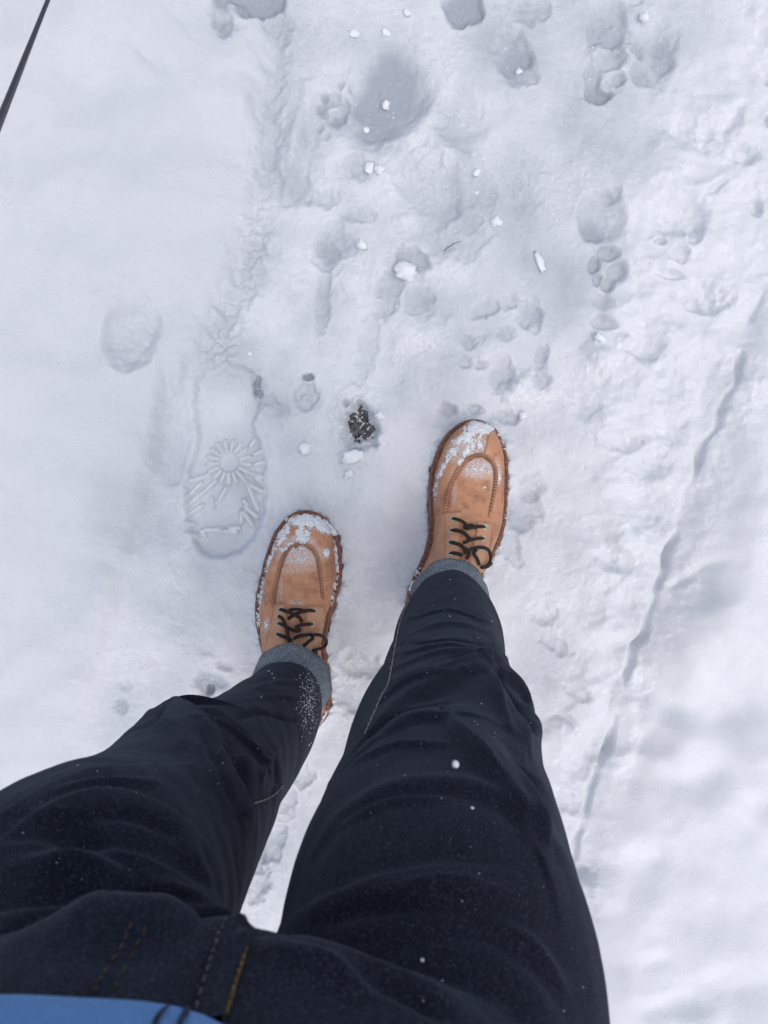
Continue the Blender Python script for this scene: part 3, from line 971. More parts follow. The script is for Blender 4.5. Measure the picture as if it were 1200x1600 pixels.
def boot_bvh(side, mw):
    V, F, _ = boot_upper(side)
    V2, F2 = loop_solid([sole_loop(side, .0018, .0), sole_loop(side, .0018, .0295), sole_loop(side, -.010, .0325)])
    A = [mw @ v for v in V] + [mw @ v for v in V2]
    n = len(V)
    return BVHTree.FromPolygons([tuple(v) for v in A], [tuple(f) for f in F] + [tuple(k + n for k in f) for f in F2])

ZB = -.010
left_loc, left_rot = Vector((gx(472) * .985, gy(799) - BL, ZB)), 0.0
rr = math.radians(-15.5)
toe = Vector((gx(758) * .985, gy(660) * .985, ZB))
right_loc, right_rot = toe - Matrix.Rotation(rr, 3, 'Z') @ Vector((0, BL, 0)), rr

left_spec = dict(
    seam=[(426, 942), (431, 915), (435, 893), (441, 874), (452, 857), (472, 850), (488, 857), (497, 874), (501, 893), (503, 918), (505, 942)],
    toe_line=[(473, 849), (476, 832), (478, 812)],
    frost=[(470, 868, 36, 18, 1.0), (468, 850, 26, 14, 1.0), (462, 946, 12, 9, .8), (436, 925, 5, 30, .5), (503, 915, 5, 30, .5), (418, 978, 5, 12, .6), (455, 890, 40, 6, .5)],
    crease=[(912, .0006), (924, .0007), (935, .0006)],
    panels=[([(427, 942), (425, 962), (419, 992), (412, 1024)], [(449, 942), (449, 962), (448, 985), (449, 1024)]),
            ([(477, 944), (476, 962), (472, 985), (474, 1030)], [(507, 946), (508, 970), (508, 1000), (506, 1038)])],
    tongue=([(450, 944), (450, 970), (449, 1010)], [(477, 946), (475, 970), (473, 1010)]),
    stitch=[[(429, 945), (427, 962), (421, 992), (415, 1020)], [(447, 945), (447, 970), (446, 1000)], [(479, 947), (478, 970), (475, 995)], [(505, 948), (506, 972), (506, 1005)],
            [(430, 944), (447, 944)], [(480, 946), (505, 947)]],
    eyelets=[(438.8, 954), (436, 975), (434.6, 992), (489.6, 955), (486, 975), (480, 992)],
    laces=[([(438, 953, .0015), (444, 956, .006), (455, 960, .006), (466, 966, .006), (471, 972, .003)], .0021),
           ([(490, 955, .0015), (482, 955, .006), (472, 957, .0045), (460, 962, .004), (450, 968, .002)], .0021),
           ([(452, 954, .003), (463, 953.5, .0045), (473, 954, .003)], .0018),
           ([(436, 975, .0015), (442, 978, .005), (452, 984, .0055), (463, 988, .004), (468, 984, .003)], .0020),
           ([(486, 975, .0015), (478, 976, .006), (468, 978, .005), (461, 982, .003)], .0021),
           ([(437, 965, .006), (443, 970, .007), (448, 984, .009), (451, 1000, .009), (452, 1008, .006)], .0021),
           ([(434, 992, .0015), (441, 996, .005), (449, 1000, .006), (456, 1003, .005)], .0021),
           ([(458, 1000, .004), (466, 996, .006), (476, 994, .007), (481, 992, .004)], .0021),
           ([(481, 992, .006), (480, 999, .010), (474, 1006, .010), (470, 1012, .006)], .0022),
           ([(480, 994, .008), (490, 993, .011), (498, 999, .011), (498, 1008, .009), (491, 1015, .007), (484, 1017, .005)], .0021),
           ([(487, 1017, .004), (490, 1022, .004), (489, 1030, .003)], .0018)],
    box=(396, 790, 542, 1140),
    crust=[(476, 815, 26, 14, 0, 2.2), (505, 822, 20, 12, 40, 3.4), (522, 830, 8, 9, 0, 3.6), (473, 838, 12, 22, 0, 2.2), (474, 812, 40, 9, 0, 1.6),
           (440, 838, 9, 30, 32, 1.5), (420, 876, 5, 34, 18, 1.4), (408, 926, 4.5, 40, 10, 1.3), (404, 970, 3.5, 24, -2, 1.0), (526, 880, 4, 40, -4, 1.3), (521, 930, 4, 26, 14, .9),
           (450, 858, 16, 9, -25, .9), (508, 864, 7, 8, 0, 1.6), (514, 1065, 4, 26, -10, 1.5), (508, 1120, 6, 20, 15, 1.5), (416, 978, 4, 10, 10, .6), (470, 872, 20, 6, 0, .4)])
right_spec = dict(
    seam=[(694, 806), (699, 780), (705, 757), (714, 738), (728, 720), (748, 711), (764, 716), (774, 732), (775, 752), (771, 778), (765, 808)],
    toe_line=[(757, 710), (762, 693), (766, 675)],
    frost=[(748, 733, 30, 16, 1.0), (738, 706, 24, 24, 1.0), (710, 706, 12, 18, .7), (778, 740, 6, 22, .7), (708, 760, 6, 30, .5), (770, 770, 5, 30, .5), (735, 820, 12, 6, .5)],
    crease=[(771, .0014), (779, .0006), (790, .0006)],
    panels=[([(688, 801), (685, 825), (677, 850), (668, 882)], [(723, 798), (722, 820), (721, 845), (720, 880)]),
            ([(744, 814), (742, 832), (735, 855), (730, 890)], [(768, 816), (769, 835), (765, 858), (757, 895)])],
    tongue=([(724, 806), (723, 830), (721, 880)], [(746, 812), (743, 832), (732, 878)]),
    stitch=[[(697, 806), (698, 830), (697, 855), (696, 876)], [(720, 801), (719, 825), (718, 850), (717, 870)], [(746, 818), (744, 834), (738, 856)], [(765, 820), (766, 836), (762, 858), (756, 885)],
            [(693, 801), (720, 800)]],
    eyelets=[(708.4, 811), (707, 830), (704.6, 849), (704.6, 867), (756, 824), (753.4, 842), (750, 857.5)],
    laces=[([(708, 811, .0015), (715, 814, .0055), (724, 819, .006), (730, 825, .004)], .0020),
           ([(756, 824, .0015), (748, 825, .005), (738, 826, .005), (728, 828, .003)], .0021),
           ([(724, 826, .002), (734, 823, .004), (743, 826, .003)], .0024),
           ([(706, 830, .0015), (714, 832, .0055), (723, 836, .0065), (731, 843, .005), (736, 845, .003)], .0023),
           ([(754, 842, .0015), (745, 844, .0055), (733, 847, .005), (723, 850, .002)], .0020),
           ([(704, 849, .0015), (711, 852, .006), (721, 858, .007), (727, 866, .005)], .0022),
           ([(704, 867, .0015), (710, 868, .005), (722, 871, .005)], .0022),
           ([(724, 868, .005), (733, 863, .008), (743, 860, .010), (752, 861, .011), (756, 868, .010), (755, 878, .009), (749, 886, .007)], .0021),
           ([(741, 861, .006), (737, 870, .008), (741, 877, .007), (744, 884, .005)], .0021),
           ([(759, 877, .008), (753, 883, .008), (746, 887, .006)], .0023),
           ([(726, 858, .004), (731, 868, .006), (728, 876, .004)], .0019)],
    box=(624, 645, 812, 960),
    crust=[(750, 668, 28, 13, 0, 2.4), (728, 682, 30, 10, -35, 2.0), (745, 665, 14, 9, 0, 2.6), (708, 704, 8, 20, 35, 1.6), (785, 690, 5, 20, -25, 1.0),
           (733, 700, 8, 22, 35, 1.4), (750, 690, 8, 16, 0, .9), (690, 735, 5, 30, 28, 1.2), (680, 765, 4, 22, 10, .8), (797, 740, 3.5, 40, 0, .9), (790, 800, 3.5, 26, 12, .7),
           (722, 720, 7, 14, 35, 1.1), (778, 745, 4, 14, 0, .9), (640, 915, 9, 24, 22, 1.5), (652, 893, 6, 16, 30, .9), (757, 762, 3, 2.5, 0, 1.2), (750, 733, 20, 7, 0, .5)])
for spec, side, loc, rot in ((left_spec, -1, left_loc, left_rot), (right_spec, 1, right_loc, right_rot)):
    spec['full'] = boot_bvh(side, Matrix.Translation(loc) @ Matrix.Rotation(rot, 4, 'Z'))
boot(-1, left_loc, left_rot, "tan leather lace-up boot on the person's left foot, toe thick with snow", left_spec)
boot(1, right_loc, right_rot, "tan leather lace-up boot on the person's right foot, set further forward", right_spec)

# ---- trousers: legs and hips grown into one surface
def leg_rings(tab, n=60):
    rows = [(*at(cx, cy, z), rp / FPX * (CAM_H - z)) for z, cx, cy, rp in tab]
    return catmull(rows, n)

left_tab = [(.125, 450, 1080, 46), (.165, 443, 1089, 57), (.21, 434, 1112, 69), (.30, 402, 1150, 84), (.40, 365, 1185, 98), (.50, 316, 1232, 124), (.65, 226, 1332, 170), (.78, 120, 1450, 240), (.84, 76, 1608, 261), (.90, 7, 1850, 296), (.94, -84, 2070, 293)]
right_tab = [(.125, 699, 938, 46), (.165, 703, 951, 59), (.22, 703, 990, 82), (.30, 700, 1030, 91), (.40, 696, 1085, 108), (.48, 692, 1140, 134), (.62, 688, 1262, 174), (.74, 680, 1400, 226), (.82, 688, 1562, 262), (.88, 679, 1784, 278), (.93, 680, 2023, 282)]
bm = bmesh.new()
def bm_loft(rings, seg=40):
    prev = None
    allv = []
    for c in rings:
        vs = [bm.verts.new(c(k / seg * 2 * math.pi)) for k in range(seg)]
        allv.append(vs)
        if prev:
            for k in range(seg):
                bm.faces.new((prev[k], prev[(k + 1) % seg], vs[(k + 1) % seg], vs[k]))
        prev = vs
    bm.faces.new(allv[0][::-1]); bm.faces.new(allv[-1])
for tab in (left_tab, right_tab):
    bm_loft([(lambda a, r=r: Vector((r[0] + r[3] * math.cos(a), r[1] + r[3] * math.sin(a), r[2]))) for r in leg_rings(tab)])
YAW = math.radians(-8)
def pel(cx, cy, z, w, d):
    def f(a):
        x, y = w * math.cos(a), d * math.sin(a)
        return Vector((cx + x * math.cos(YAW) - y * math.sin(YAW), cy + x * math.sin(YAW) + y * math.cos(YAW), z))
    return f
bm_loft([pel(*q) for q in catmull([(-.066, -.300, .78, .135, .040), (-.066, -.298, .82, .162, .066), (-.066, -.290, .86, .168, .085), (-.066, -.276, .91, .167, .096)], 14)])
prow = catmull([(-.066, -.285, .872, .105, .060), (-.066, -.270, .882, .140, .085), (-.066, -.262, .892, .160, .102), (-.066, -.258, .90, .166, .106), (-.068, -.262, .95, .166, .108), (-.07, -.265, 1.02, .158, .105)], 24)
bm_loft([pel(*r) for r in prow])
me = bpy.data.meshes.new('trousers'); bm.to_mesh(me); bm.free()
tmp = bpy.data.objects.new('trousers_tmp', me); COL.objects.link(tmp)
rm = tmp.modifiers.new('r', 'REMESH'); rm.mode = 'VOXEL'; rm.voxel_size = .0026
smo = tmp.modifiers.new('s', 'SMOOTH'); smo.iterations = 14; smo.factor = .5
dg = bpy.context.evaluated_depsgraph_get()
me2 = bpy.data.meshes.new_from_object(tmp.evaluated_get(dg))
bpy.data.objects.remove(tmp)
nv = len(me2.vertices)
co = np.empty(nv * 3); me2.vertices.foreach_get('co', co); co = co.reshape(-1, 3)
no = np.empty(nv * 3); me2.vertices.foreach_get('normal', no); no = no.reshape(-1, 3)
tsurf = Surf([tuple(v) for v in co], [tuple(p.vertices) for p in me2.polygons])

def fold(px_pts, amp, width, step=0.0, leg=None):
    """a crease in the cloth along a line on the surface; step > 0 makes one side stand proud"""
    global disp
    q = [tsurf.hit(*p)[0] for p in [tuple(r) for r in catmull(px_pts, 16)]]
    P = np.array([tuple(p) for p in q])
    lo, hi = P.min(0) - 4 * width, P.max(0) + 4 * width
    m = np.all((co > lo) & (co < hi), axis=1)
    c = co[m]
    best = np.full(len(c), 1e9); al = np.zeros(len(c)); sd_ = np.zeros(len(c))
    for k in range(len(P) - 1):
        a, b = P[k], P[k + 1]
        ab = b - a; l2 = ab @ ab + 1e-12
        t = np.clip((c - a) @ ab / l2, 0, 1)
        dv = c - a - t[:, None] * ab
        d = np.linalg.norm(dv, axis=1)
        mm = d < best
        nn = no[m]
        s = np.einsum('ij,ij->i', np.cross(np.broadcast_to(ab / math.sqrt(l2), c.shape), nn), dv)
        best = np.where(mm, d, best); al = np.where(mm, (k + t) / (len(P) - 1), al); sd_ = np.where(mm, s, sd_)
    env = np.sin(np.pi * np.clip(.06 + .88 * al, 0, 1)) ** .6
    prof = np.exp(-(best / width) ** 2)
    if step:
        prof = np.where(sd_ > 0, np.exp(-(best / (width * 2.6)) ** 2), np.exp(-(best / (width * .55)) ** 2)) * (1 if step > 0 else 0) + \
               np.where(sd_ < 0, np.exp(-(best / (width * 2.6)) ** 2), np.exp(-(best / (width * .55)) ** 2)) * (1 if step < 0 else 0)
    disp[m] += amp * prof * env

disp = np.zeros(nv)
# right leg
fold([(759, 1047), (700, 1065), (640, 1100), (590, 1142)], .010, .012, 1)
fold([(759, 1047), (776, 1085), (800, 1130), (816, 1172)], .009, .010, 1)
fold([(759, 1047), (792, 1062), (815, 1090), (830, 1135)], .010, .012, -1)
fold([(766, 1060), (790, 1090), (812, 1140)], -.006, .008)
fold([(818, 1110), (828, 1140), (816, 1168)], .010, .011)
fold([(815, 1192), (830, 1215), (845, 1260)], -.009, .014)
fold([(700, 1125), (650, 1126), (600, 1152)], .006, .010, 1)
fold([(700, 1125), (752, 1190), (800, 1255), (832, 1320)], .008, .011, -1)
fold([(502, 1332), (553, 1276), (635, 1241), (706, 1238), (772, 1261), (823, 1297), (858, 1337)], -.003, .008, 0)
fold([(502, 1322), (553, 1264), (635, 1228), (706, 1225), (772, 1247), (823, 1282), (862, 1325)], .0035, .010, 0)
fold([(441, 1454), (528, 1408), (614, 1375), (706, 1365), (800, 1372)], .003, .007, 1)
fold([(640, 990), (700, 975), (770, 990)], .003, .008)
fold([(615, 1040), (690, 1030), (785, 1042)], .004, .007)
fold([(600, 1075), (660, 1062), (740, 1060)], -.004, .008)
fold([(391, 1474), (477, 1477), (569, 1505), (655, 1541), (736, 1586)], .005, .007, 1)
fold([(680, 1492), (747, 1490), (807, 1525), (868, 1586)], .003, .007, 1)
# left leg
fold([(190, 1146), (225, 1122), (264, 1103), (290, 1120), (312, 1152), (347, 1223), (377, 1275), (386, 1325)], .013, .013, 1)
fold([(330, 1130), (350, 1176), (390, 1195), (420, 1219)], .006, .008, 1)
fold([(352, 1160), (372, 1230), (392, 1290)], -.008, .008)
fold([(395, 1078), (433, 1066), (485, 1064)], .003, .006)
fold([(300, 1108), (350, 1120), (395, 1165), (430, 1225)], .005, .008)
fold([(430, 1180), (432, 1215), (420, 1245)], -.004, .006)
fold([(60, 1240), (130, 1212), (200, 1202), (282, 1204)], .004, .009, 1)
fold([(40, 1292), (130, 1258), (195, 1254), (260, 1275), (310, 1310)], .006, .009, 1)
fold([(65, 1278), (130, 1293), (160, 1323), (182, 1349)], .005, .008, -1)
fold([(0, 1332), (65, 1336), (108, 1353), (195, 1355), (260, 1375), (312, 1401), (352, 1426)], .006, .007, 1)
fold([(70, 1380), (110, 1372), (150, 1400), (180, 1425)], .005, .009)
fold([(290, 1320), (310, 1360), (330, 1400)], .004, .008)
# the front rise stands over the left thigh
fold([(0, 1442), (100, 1441), (200, 1438), (300, 1436), (378, 1442)], .009, .006, 1)
# small sharp creases at the knees, the ankles and the lap
for line, a_, w_ in (
        ([(640, 965), (700, 955), (770, 975)], .0022, .004), ([(625, 1005), (700, 1000), (785, 1012)], -.0022, .004), ([(620, 1020), (680, 1014), (740, 1020)], .002, .004),
        ([(705, 1050), (750, 1040), (788, 1030)], .003, .005), ([(600, 1110), (650, 1080), (720, 1058)], .003, .0045), ([(585, 1150), (640, 1118), (700, 1100)], -.003, .0045),
        ([(760, 1050), (770, 1100), (790, 1150)], .003, .004), ([(775, 1055), (805, 1100), (820, 1150)], -.003, .004), ([(700, 1128), (740, 1180), (770, 1225)], .0025, .004),
        ([(560, 1190), (620, 1165), (690, 1160)], .002, .005), ([(800, 1200), (830, 1270), (850, 1330)], .0025, .005), ([(540, 1290), (610, 1255), (690, 1245)], .002, .004),
        ([(600, 1400), (700, 1385), (790, 1400)], .002, .005), ([(500, 1450), (600, 1420), (700, 1415)], -.002, .005), ([(560, 1525), (640, 1560), (690, 1595)], -.003, .005),
        ([(420, 1490), (500, 1510), (560, 1545)], .0025, .005), ([(760, 1440), (830, 1480), (880, 1540)], .002, .005),
        ([(385, 1095), (430, 1088), (480, 1095)], .002, .004), ([(370, 1120), (410, 1112), (460, 1125)], -.0022, .004), ([(320, 1120), (360, 1140), (400, 1175)], .0025, .004),
        ([(345, 1165), (365, 1215), (385, 1265)], .003, .004), ([(300, 1150), (325, 1210), (350, 1260)], -.0025, .004), ([(240, 1130), (270, 1160), (300, 1220)], .002, .005),
        ([(90, 1245), (160, 1228), (240, 1225)], .002, .004), ([(120, 1300), (200, 1290), (270, 1310)], -.002, .004), ([(30, 1360), (110, 1370), (190, 1385)], .0025, .005),
        ([(200, 1400), (270, 1405), (330, 1425)], .0025, .005), ([(400, 1220), (415, 1190), (440, 1165)], .002, .0035)):
    fold(line, a_ * 1.7, w_ * .85)
# soft unevenness of the cloth
disp += .0020 * fbm(co[:, 0] * 1000 + co[:, 2] * 300, co[:, 2] * 700 + co[:, 1] * 900, 60, 3, 501)
co2 = co + no * disp[:, None]
co2 = co2 - np.array(tuple(person.location))
me2.vertices.foreach_set('co', co2.ravel()); me2.update()
me2.polygons.foreach_set('use_smooth', [True] * len(me2.polygons))
trousers = add('trousers', me2, M_DENIM, person, label='dark indigo denim jeans with turned-up hems')
tw = Surf([tuple(v) for v in (co + no * disp[:, None])], [tuple(p.vertices) for p in me2.polygons])

# ---- turned-up hems
def cuff(low, high, seed):
    """low / high: (px, py, rx, ry, z front, z back) rings in photo pixels"""
    seg = 96
    def ring(spec, grow, dz):
        cx, cy, rx, ry, zf, zb, rot = spec
        out = []
        for k in range(seg):
            a = 2 * math.pi * k / seg
            z = zb + (zf - zb) * (.5 + .5 * math.sin(a)) + dz
            e = 1 + .028 * math.sin(3 * a + seed) + .018 * math.sin(7 * a + seed * 2) + .008 * math.sin(15 * a + seed)
            u, v = (rx + grow) * e * math.cos(a), (ry + grow) * e * math.sin(a)
            r_ = math.radians(rot)
            out.append(at(cx + u * math.cos(r_) - v * math.sin(r_), cy - u * math.sin(r_) - v * math.cos(r_), z))
        return out
    mid1 = tuple(l * .67 + h * .33 for l, h in zip(low, high)); mid2 = tuple(l * .33 + h * .67 for l, h in zip(low, high))
    loops = [ring(low, -7, .003), ring(low, -2.5, -.001), ring(low, 0, .0012), ring(mid1, 1.2, 0), ring(mid2, 1.2, 0), ring(high, 0, -.001), ring(high, -2, .0014), ring(high, -5, .001), ring(high, -9, -.004)]
    V, F = loop_solid([to_person(l) for l in loops], False)
    me = make_mesh('cuff', V, F); fix_normals(me)
    return add('cuff', me, M_CUFF, person)
cuff((455, 1068, 62, 63, .128, .100, -12), (441, 1095, 57, 58, .172, .155, -12), 1)
cuff((703, 933, 62, 60, .128, .100, 4), (704, 956, 60, 59, .172, .155, 4), 4)

# ---- stitching on the jeans
def stitches(name, line, mat, on=3, off=2, unit=1.6, r=.0007, h=.0006, surf=None):
    n = max(8, int(sum(math.dist(a, b) for a, b in zip(line[:-1], line[1:])) / unit))
    q = [tuple(p) for p in catmull(line, n)]
    VV, FF = [], []
    for i in range(0, n - on, on + off):
        pts = [(surf or tw).hit(*q[i + k], h + (.0004 if 0 < k < on else 0))[0] for k in range(on + 1)]
        v, f = tube(to_person(pts), r, 6)
        FF += [tuple(k + len(VV) for k in g) for g in f]; VV += v
    return add(name, make_mesh(name, VV, FF), mat, trousers_child, kind='stuff')
trousers_child = person
def to_child(o): o.parent = trousers
for nm, ln, mt, kw in (('inseam_stitching', [(640, 938), (628, 965), (620, 1000), (613, 1040), (607, 1070), (598, 1086), (584, 1118), (570, 1150)], M_PALE, dict(r=.0005, on=5, off=1, h=.0004)),
                       ('knee_stitching', [(396, 1256), (412, 1250), (428, 1242), (445, 1222)], M_PALE, dict(r=.0005, on=4, off=1)),
                       ('hem_stitching', [(628, 952), (660, 942), (690, 936)], M_GREY, dict(r=.0003, on=2, off=3)),
                       ('pocket_stitching', [(205, 1446), (190, 1480), (165, 1520), (147, 1552)], M_GOLD, dict(on=3, off=3, unit=3, r=.00045)),
                       ('pocket_stitching', [(228, 1452), (212, 1482), (196, 1515), (176, 1552)], M_GOLD, dict(on=3, off=5, unit=3, r=.0004))):
    o = stitches(nm, ln, mt, **kw); to_child(o)

# ---- fly flap with its golden seam
A = catmull([(352, 1440), (335, 1480), (318, 1530), (298, 1605)], 30)
B = catmull([(376, 1439), (384, 1462), (372, 1520), (349, 1605)], 30)
V1, F1 = [], []
for i in range(30):
    for j in range(12):
        q = A[i] * (1 - j / 11) + B[i] * (j / 11)
        bd = i == 0 or j in (0, 11)
        V1.append(tw.hit(q[0], q[1], -.003 if bd else .0015 + .0030 * (j / 11))[0])
for i in range(29):
    for j in range(11):
        F1.append((i * 12 + j, i * 12 + j + 1, (i + 1) * 12 + j + 1, (i + 1) * 12 + j))
me = make_mesh('fly_flap', to_person(V1), F1); fix_normals(me)
fly = add('fly_flap', me, M_DENIM, trousers)
for nm, ln, mt, kw in (('fly_stitching', [(386, 1474), (376, 1510), (362, 1555), (350, 1596)], M_FLYGOLD, dict(on=4, off=1, unit=2.4, r=.0008, h=.0010)),
                       ('fly_stitching', [(353, 1443), (338, 1480), (322, 1525), (304, 1590)], M_GREY, dict(on=3, off=3, unit=2.6, r=.0005, h=.0022))):
    o = stitches(nm, ln, mt, **kw); to_child(o)

# ---- hem of the shirt
rows = catmull([(-.106, -.264, .955, .132, .112), (-.106, -.262, .962, .138, .120), (-.104, -.264, .985, .142, .122), (-.100, -.270, 1.05, .155, .122), (-.09, -.277, 1.15, .165, .118), (-.08, -.28, 1.28, .170, .112)], 26)
V1, F1 = [], []
seg = 96
for i, r in enumerate(rows):
    f = pel(*r)
    for k in range(seg):
        a = 2 * math.pi * k / seg
        p = f(a)
        w = .0025 * math.sin(5 * a + 1) + .0015 * math.sin(11 * a)
        p.z += .004 * math.sin(3 * a + .5) * max(0, 1 - i / 8)
        V1.append(Vector((p.x + w * math.cos(a), p.y + w * math.sin(a), p.z)))
for i in range(len(rows) - 1):
    for k in range(seg):
        F1.append((i * seg + k, i * seg + (k + 1) % seg, (i + 1) * seg + (k + 1) % seg, (i + 1) * seg + k))
F1.append(tuple((len(rows) - 1) * seg + k for k in range(seg)))
me = make_mesh('shirt', to_person(V1), F1); fix_normals(me)
shirt = add('shirt', me, M_SHIRT, person, label='blue jersey shirt hem with dark stripes')
ssurf = Surf(V1, F1)
for line in ([(262, 1578), (252, 1586), (243, 1600), (240, 1612)], [(292, 1578), (288, 1586), (280, 1602), (277, 1614)]):
    q = catmull(line, 10)
    V2, F2 = [], []
    for i, p in enumerate(q):
        for j in range(5):
            V2.append(ssurf.hit(p[0] + (j - 2) * 2.6, p[1], .0012)[0])
    for i in range(9):
        for j in range(4):
            F2.append((i * 5 + j, i * 5 + j + 1, (i + 1) * 5 + j + 1, (i + 1) * 5 + j))
    me = make_mesh('stripe', to_person(V2), F2); fix_normals(me)
    add('stripe', me, M_STRIPE, shirt)

# ---- snow specks caught on the jeans
V1, F1 = [], []
for _ in range(620):
    px, py = random.gauss(485, 8) + random.choice((-6, -2, 0, 3)), random.gauss(1098, 22) + random.choice((-14, 0, 6))
    if px > 500 + (1090 - py) * .1: continue
    c, n = tw.hit(px, py, .0004)
    speck(V1, F1, c, random.choice((.0002, .0003, .0003, .0004, .0005, .0008)))
spots = [(425, 1053, 2.4), (420, 1049, 2), (428, 1060, 1.6), (408, 1090, 1.6), (703, 906, 1.4), (712, 936, .9), (703, 963, 1.6), (747, 997, 1.2), (768, 971, 1.2), (752, 1100, 1.4), (742, 1128, 1.1),
         (746, 1133, 1.0), (773, 1145, 1.0), (681, 1120, 1), (658, 1163, 1), (633, 1212, 1.2), (690, 1248, 1.3), (772, 1152, 1), (830, 1130, 1.2), (735, 1324, 1.2), (722, 1408, 1.6), (748, 1366, 1.7), (691, 1533, 1.8), (661, 1564, 1.8),
         (880, 1580, 1.8), (910, 1543, 1.5), (348, 1193, 1.2), (122, 1196, 1.5), (152, 1206, 1.3), (213, 1239, 1.3), (36, 1302, 1.4), (89, 1348, 1.3), (328, 1205, 1), (340, 1225, 1), (403, 1170, 1.1), (366, 1191, 1)]
for x, y, r in spots:
    c, n = tw.hit(x, y, .0003); speck(V1, F1, c, r * .0006 * (CAM_H - c.z))
for _ in range(110):
    if random.random() < .62: x, y = random.uniform(560, 860), random.uniform(930, 1590)
    else: x, y = random.uniform(60, 480), random.uniform(1090, 1430)
    o = Vector((0, 0, CAM_H)); d = Vector(((x - 600) / FPX, (800 - y) / FPX, -1)).normalized()
    h = tw.b.ray_cast(o, d)
    if h[0] is None: continue
    speck(V1, F1, h[0], random.choice((.0003, .0004, .0005)) * (CAM_H - h[0].z))
add('snow_specks', make_mesh('snow_specks', to_person(V1), F1), M_LUMP, trousers, kind='stuff')

# ------------------------------------------------------------------ lumps of snow lying on the path
def lump_mesh(seed, rx, ry, rz, rough=.42, sub=3):
    bm = bmesh.new(); bmesh.ops.create_icosphere(bm, subdivisions=sub, radius=1)
    r = np.random.default_rng(seed)
    dirs = r.normal(size=(9, 3)); dirs /= np.linalg.norm(dirs, axis=1, keepdims=True)
    cut = r.uniform(.62, .95, 9)
    for v in bm.verts:
        p = np.array(v.co)
        for d, c in zip(dirs, cut):
            k = p @ d
            if k > c: p = p - d * (k - c) * .55
        nz = perlin(np.array([p[0] * 2.3 + 9]), np.array([p[1] * 2.3 + p[2] * 1.7 + 5]), seed)[0]
        p = p * (1 + rough * nz)
        v.co = (p[0] * rx, p[1] * ry, p[2] * rz)
    me = bpy.data.meshes.new('snow_lump'); bm.to_mesh(me); bm.free()
    me.polygons.foreach_set('use_smooth', [True] * len(me.polygons))
    return me
lumps = [
    (603, 158, 6.5, 9, 6, 15, 'small white snow lump lying in the grey oval footprint'),
    (572, 200, 6, 5, 4, 40, 'low snow lump at the lower edge of the grey oval footprint'),
    (578, 262, 9, 9, 7, 0, 'left one of two snow lumps touching below the grey oval footprint'),
    (592, 266, 9, 8, 7, 30, 'right one of two snow lumps touching below the grey oval footprint'),
    (565, 384, 10, 9, 8, 10, 'round white snow ball left of the largest lump on the path'),
    (633, 425, 19, 15, 10, 35, 'largest broken slab of snow on the middle of the path'),
    (774, 346, 10, 10, 6, 0, 'smooth round snow lump right of the thin twig'),
    (812, 107, 6, 6, 6, 20, 'tiny snow lump below the top centre, right of the grey oval footprint'),
    (745, 268, 5, 9, 4, 30, 'small upright snow lump amid the crumbs in the upper middle of the path'),
    (843, 410, 6, 19, 4, -20, 'long thin ridge-like snow lump left of the clear dog print'),
    (817, 649, 7, 6, 7, 0, 'small snow lump just right of the right boot toe'),
    (477, 701, 9, 11, 6, 20, 'oval snow lump between the tread print and the bare asphalt patch'),
    (546, 742, 10, 7, 6, -30, 'crumbly snow lump below the bare asphalt patch'),
    (553, 715, 18, 11, 6, -15, 'snow lump at the lower rim of the bare asphalt patch'),
    (594, 651, 8, 7, 5, 0, 'snow lump at the upper right of the bare asphalt patch'),
    (1002, 33, 9, 8, 8, 20, 'bright snow lump between the paired dog prints at the top right'),
    (934, 530, 11, 8, 8, 15, 'snow lump below the clear dog print at the edge of the loose snow'),
    (759, 948, 7, 7, 5, 0, 'small snow lump beside the right trouser cuff'),
    (636, 20, 7, 6, 5, 30, 'faint snow lump near the top edge left of the dark hole'),
    (390, 553, 5, 4, 4, 0, 'tiny snow lump just above the tread print'),
    (555, 52, 10, 8, 4, 0, 'flat snow lump near the top, above the small paw print'),
    (604, 52, 8, 7, 4, 0, 'flat snow lump near the top, above the grey oval footprint'),
]
for i, (px, py, rx, ry, rz, ang, lab) in enumerate(lumps):
    me = lump_mesh(600 + i, rx * S, ry * S, rz * S)
    o = add('snow_lump', me, M_LUMP, label=lab, category='snow lump', group='loose lumps of snow on the path')
    o.rotation_euler = (random.uniform(-.2, .2), random.uniform(-.2, .2), math.radians(-ang))
    o.location = (gx(px), gy(py), snow_z(px, py) + rz * S * .35)

# crumbs too small to tell apart
V1, F1 = [], []
def crumbs(cx, cy, sx, sy, n, r0, r1):
    for _ in range(n):
        px, py = random.gauss(cx, sx), random.gauss(cy, sy)
        if not (-40 < px < 1240 and -60 < py < 1640): continue
        r = random.uniform(r0, r1) * S * (1 if random.random() < .8 else 1.5)
        speck(V1, F1, (gx(px), gy(py), snow_z(px, py) + r * .3), r)
crumbs(745, 290, 16, 34, 16, 1.0, 2.6); crumbs(585, 262, 28, 12, 26, .8, 2.4); crumbs(385, 450, 22, 55, 50, .8, 2.4)
crumbs(565, 700, 40, 40, 36, .7, 1.8); crumbs(480, 640, 22, 24, 30, .6, 1.6); crumbs(600, 380, 110, 150, 120, .6, 1.7)
crumbs(350, 770, 60, 70, 60, .5, 1.2); crumbs(810, 600, 60, 50, 50, .7, 1.8); crumbs(960, 90, 50, 50, 40, .7, 1.8); crumbs(540, 180, 50, 40, 40, .7, 1.7)
crumbs(340, 1050, 26, 26, 30, .6, 1.6); crumbs(560, 1050, 30, 60, 40, .7, 1.8); crumbs(415, 1330, 12, 60, 24, .8, 1.8); crumbs(400, 605, 16, 20, 26, .7, 1.6)
crumbs(650, 300, 130, 200, 150, .4, 1.1)
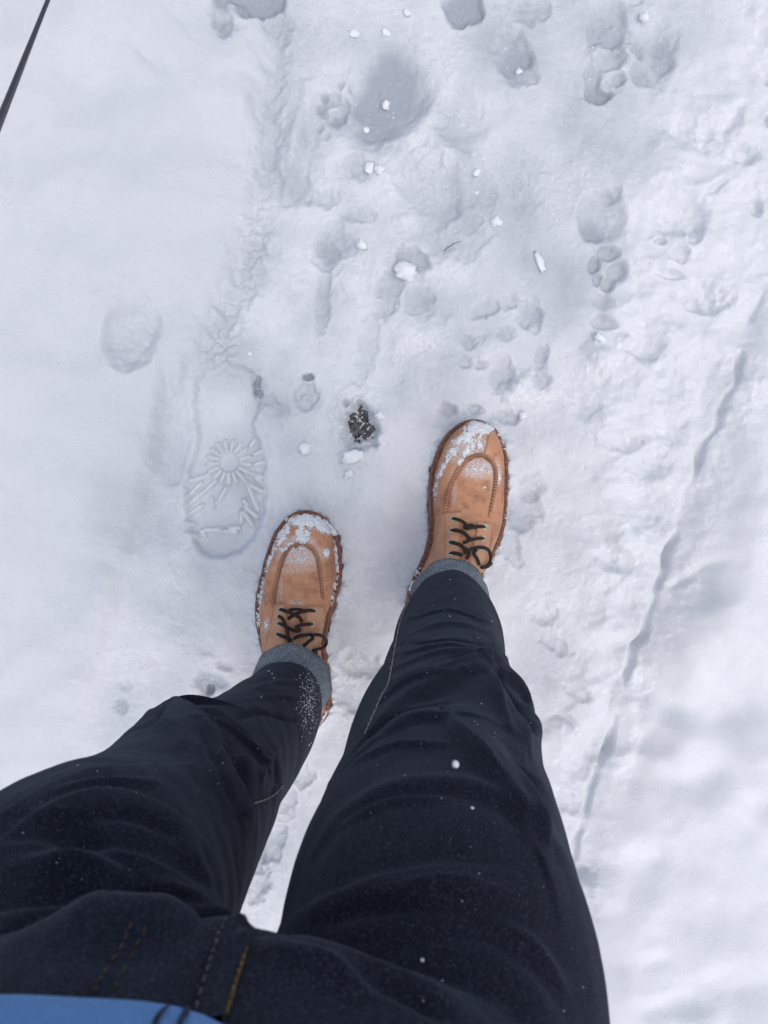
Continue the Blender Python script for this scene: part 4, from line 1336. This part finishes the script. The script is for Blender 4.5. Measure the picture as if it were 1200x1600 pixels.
add('snow_crumbs', make_mesh('snow_crumbs', V1, F1, False), M_LUMP, label='fine crumbs of snow scattered on the path', category='snow crumbs', kind='stuff')

# ------------------------------------------------------------------ twig
q = catmull([(694, 392), (700, 385), (708, 381), (714, 377), (721, 375)], 24)
V1, F1 = tube([(gx(p[0]), gy(p[1]), snow_z(p[0], p[1]) + .0035) for p in q], [.0005] * 12 + [.0004] * 12, 6)
v2, f2 = tube([(gx(706), gy(382), snow_z(706, 382) + .0035), (gx(709), gy(378), snow_z(709, 378) + .005)], .0003, 5)
F1 += [tuple(k + len(V1) for k in g) for g in f2]; V1 += v2
add('twig', make_mesh('twig', V1, F1), M_TWIG, label='thin dark curved twig lying on the trodden snow', category='twig')

# ------------------------------------------------------------------ leash: taut flat strap that leaves the frame on both sides
P0, P1 = at(-150, 565, .74), at(300, -575, .02)
V1, F1 = [], []
n = 60
t_ = (P1 - P0).normalized()
for i in range(n):
    u = i / (n - 1)
    c = P0.lerp(P1, u) + Vector((0, 0, -.002 * math.sin(math.pi * u)))
    side_ = t_.cross(Vector((0, 0, 1))).normalized(); up_ = side_.cross(t_)
    tw_ = math.radians(78 - 95 * u)                     # the strap turns as it goes
    a = side_ * math.cos(tw_) + up_ * math.sin(tw_); b_ = a.cross(t_)
    for da, db in ((-.0075, -.0006), (-.0062, -.0016), (.0062, -.0016), (.0075, -.0006), (.0075, .0006), (.0062, .0016), (-.0062, .0016), (-.0075, .0006)):
        V1.append(c + a * da + b_ * db)
for i in range(n - 1):
    for k in range(8):
        F1.append((i * 8 + k, i * 8 + (k + 1) % 8, (i + 1) * 8 + (k + 1) % 8, (i + 1) * 8 + k))
F1 += [tuple(range(8))[::-1], tuple((n - 1) * 8 + k for k in range(8))]
add('leash', make_mesh('leash', V1, F1, False), M_STRAP, label='taut dark grey strap crossing the top left corner above the snow', category='leash')

# ------------------------------------------------------------------ snowflakes in the air
bm = bmesh.new()
for px, py, z, rad in ((712, 1194, .86, .0015), (738, 1263, .80, .0009), (602, 1320, .82, .0006), (250, 1290, .80, .0006), (860, 560, .6, .0006), (300, 300, .7, .0005), (660, 1500, .92, .0005)):
    q = bmesh.ops.create_icosphere(bm, subdivisions=2, radius=rad)
    p = at(px, py, z)
    for v in q['verts']:
        v.co = p + v.co * random.uniform(.85, 1.15)
me = bpy.data.meshes.new('snowflakes'); bm.to_mesh(me); bm.free()
me.polygons.foreach_set('use_smooth', [True] * len(me.polygons))
add('snowflakes', me, M_LUMP, label='few falling snowflakes in the air above the jeans', category='snowflakes', kind='stuff')
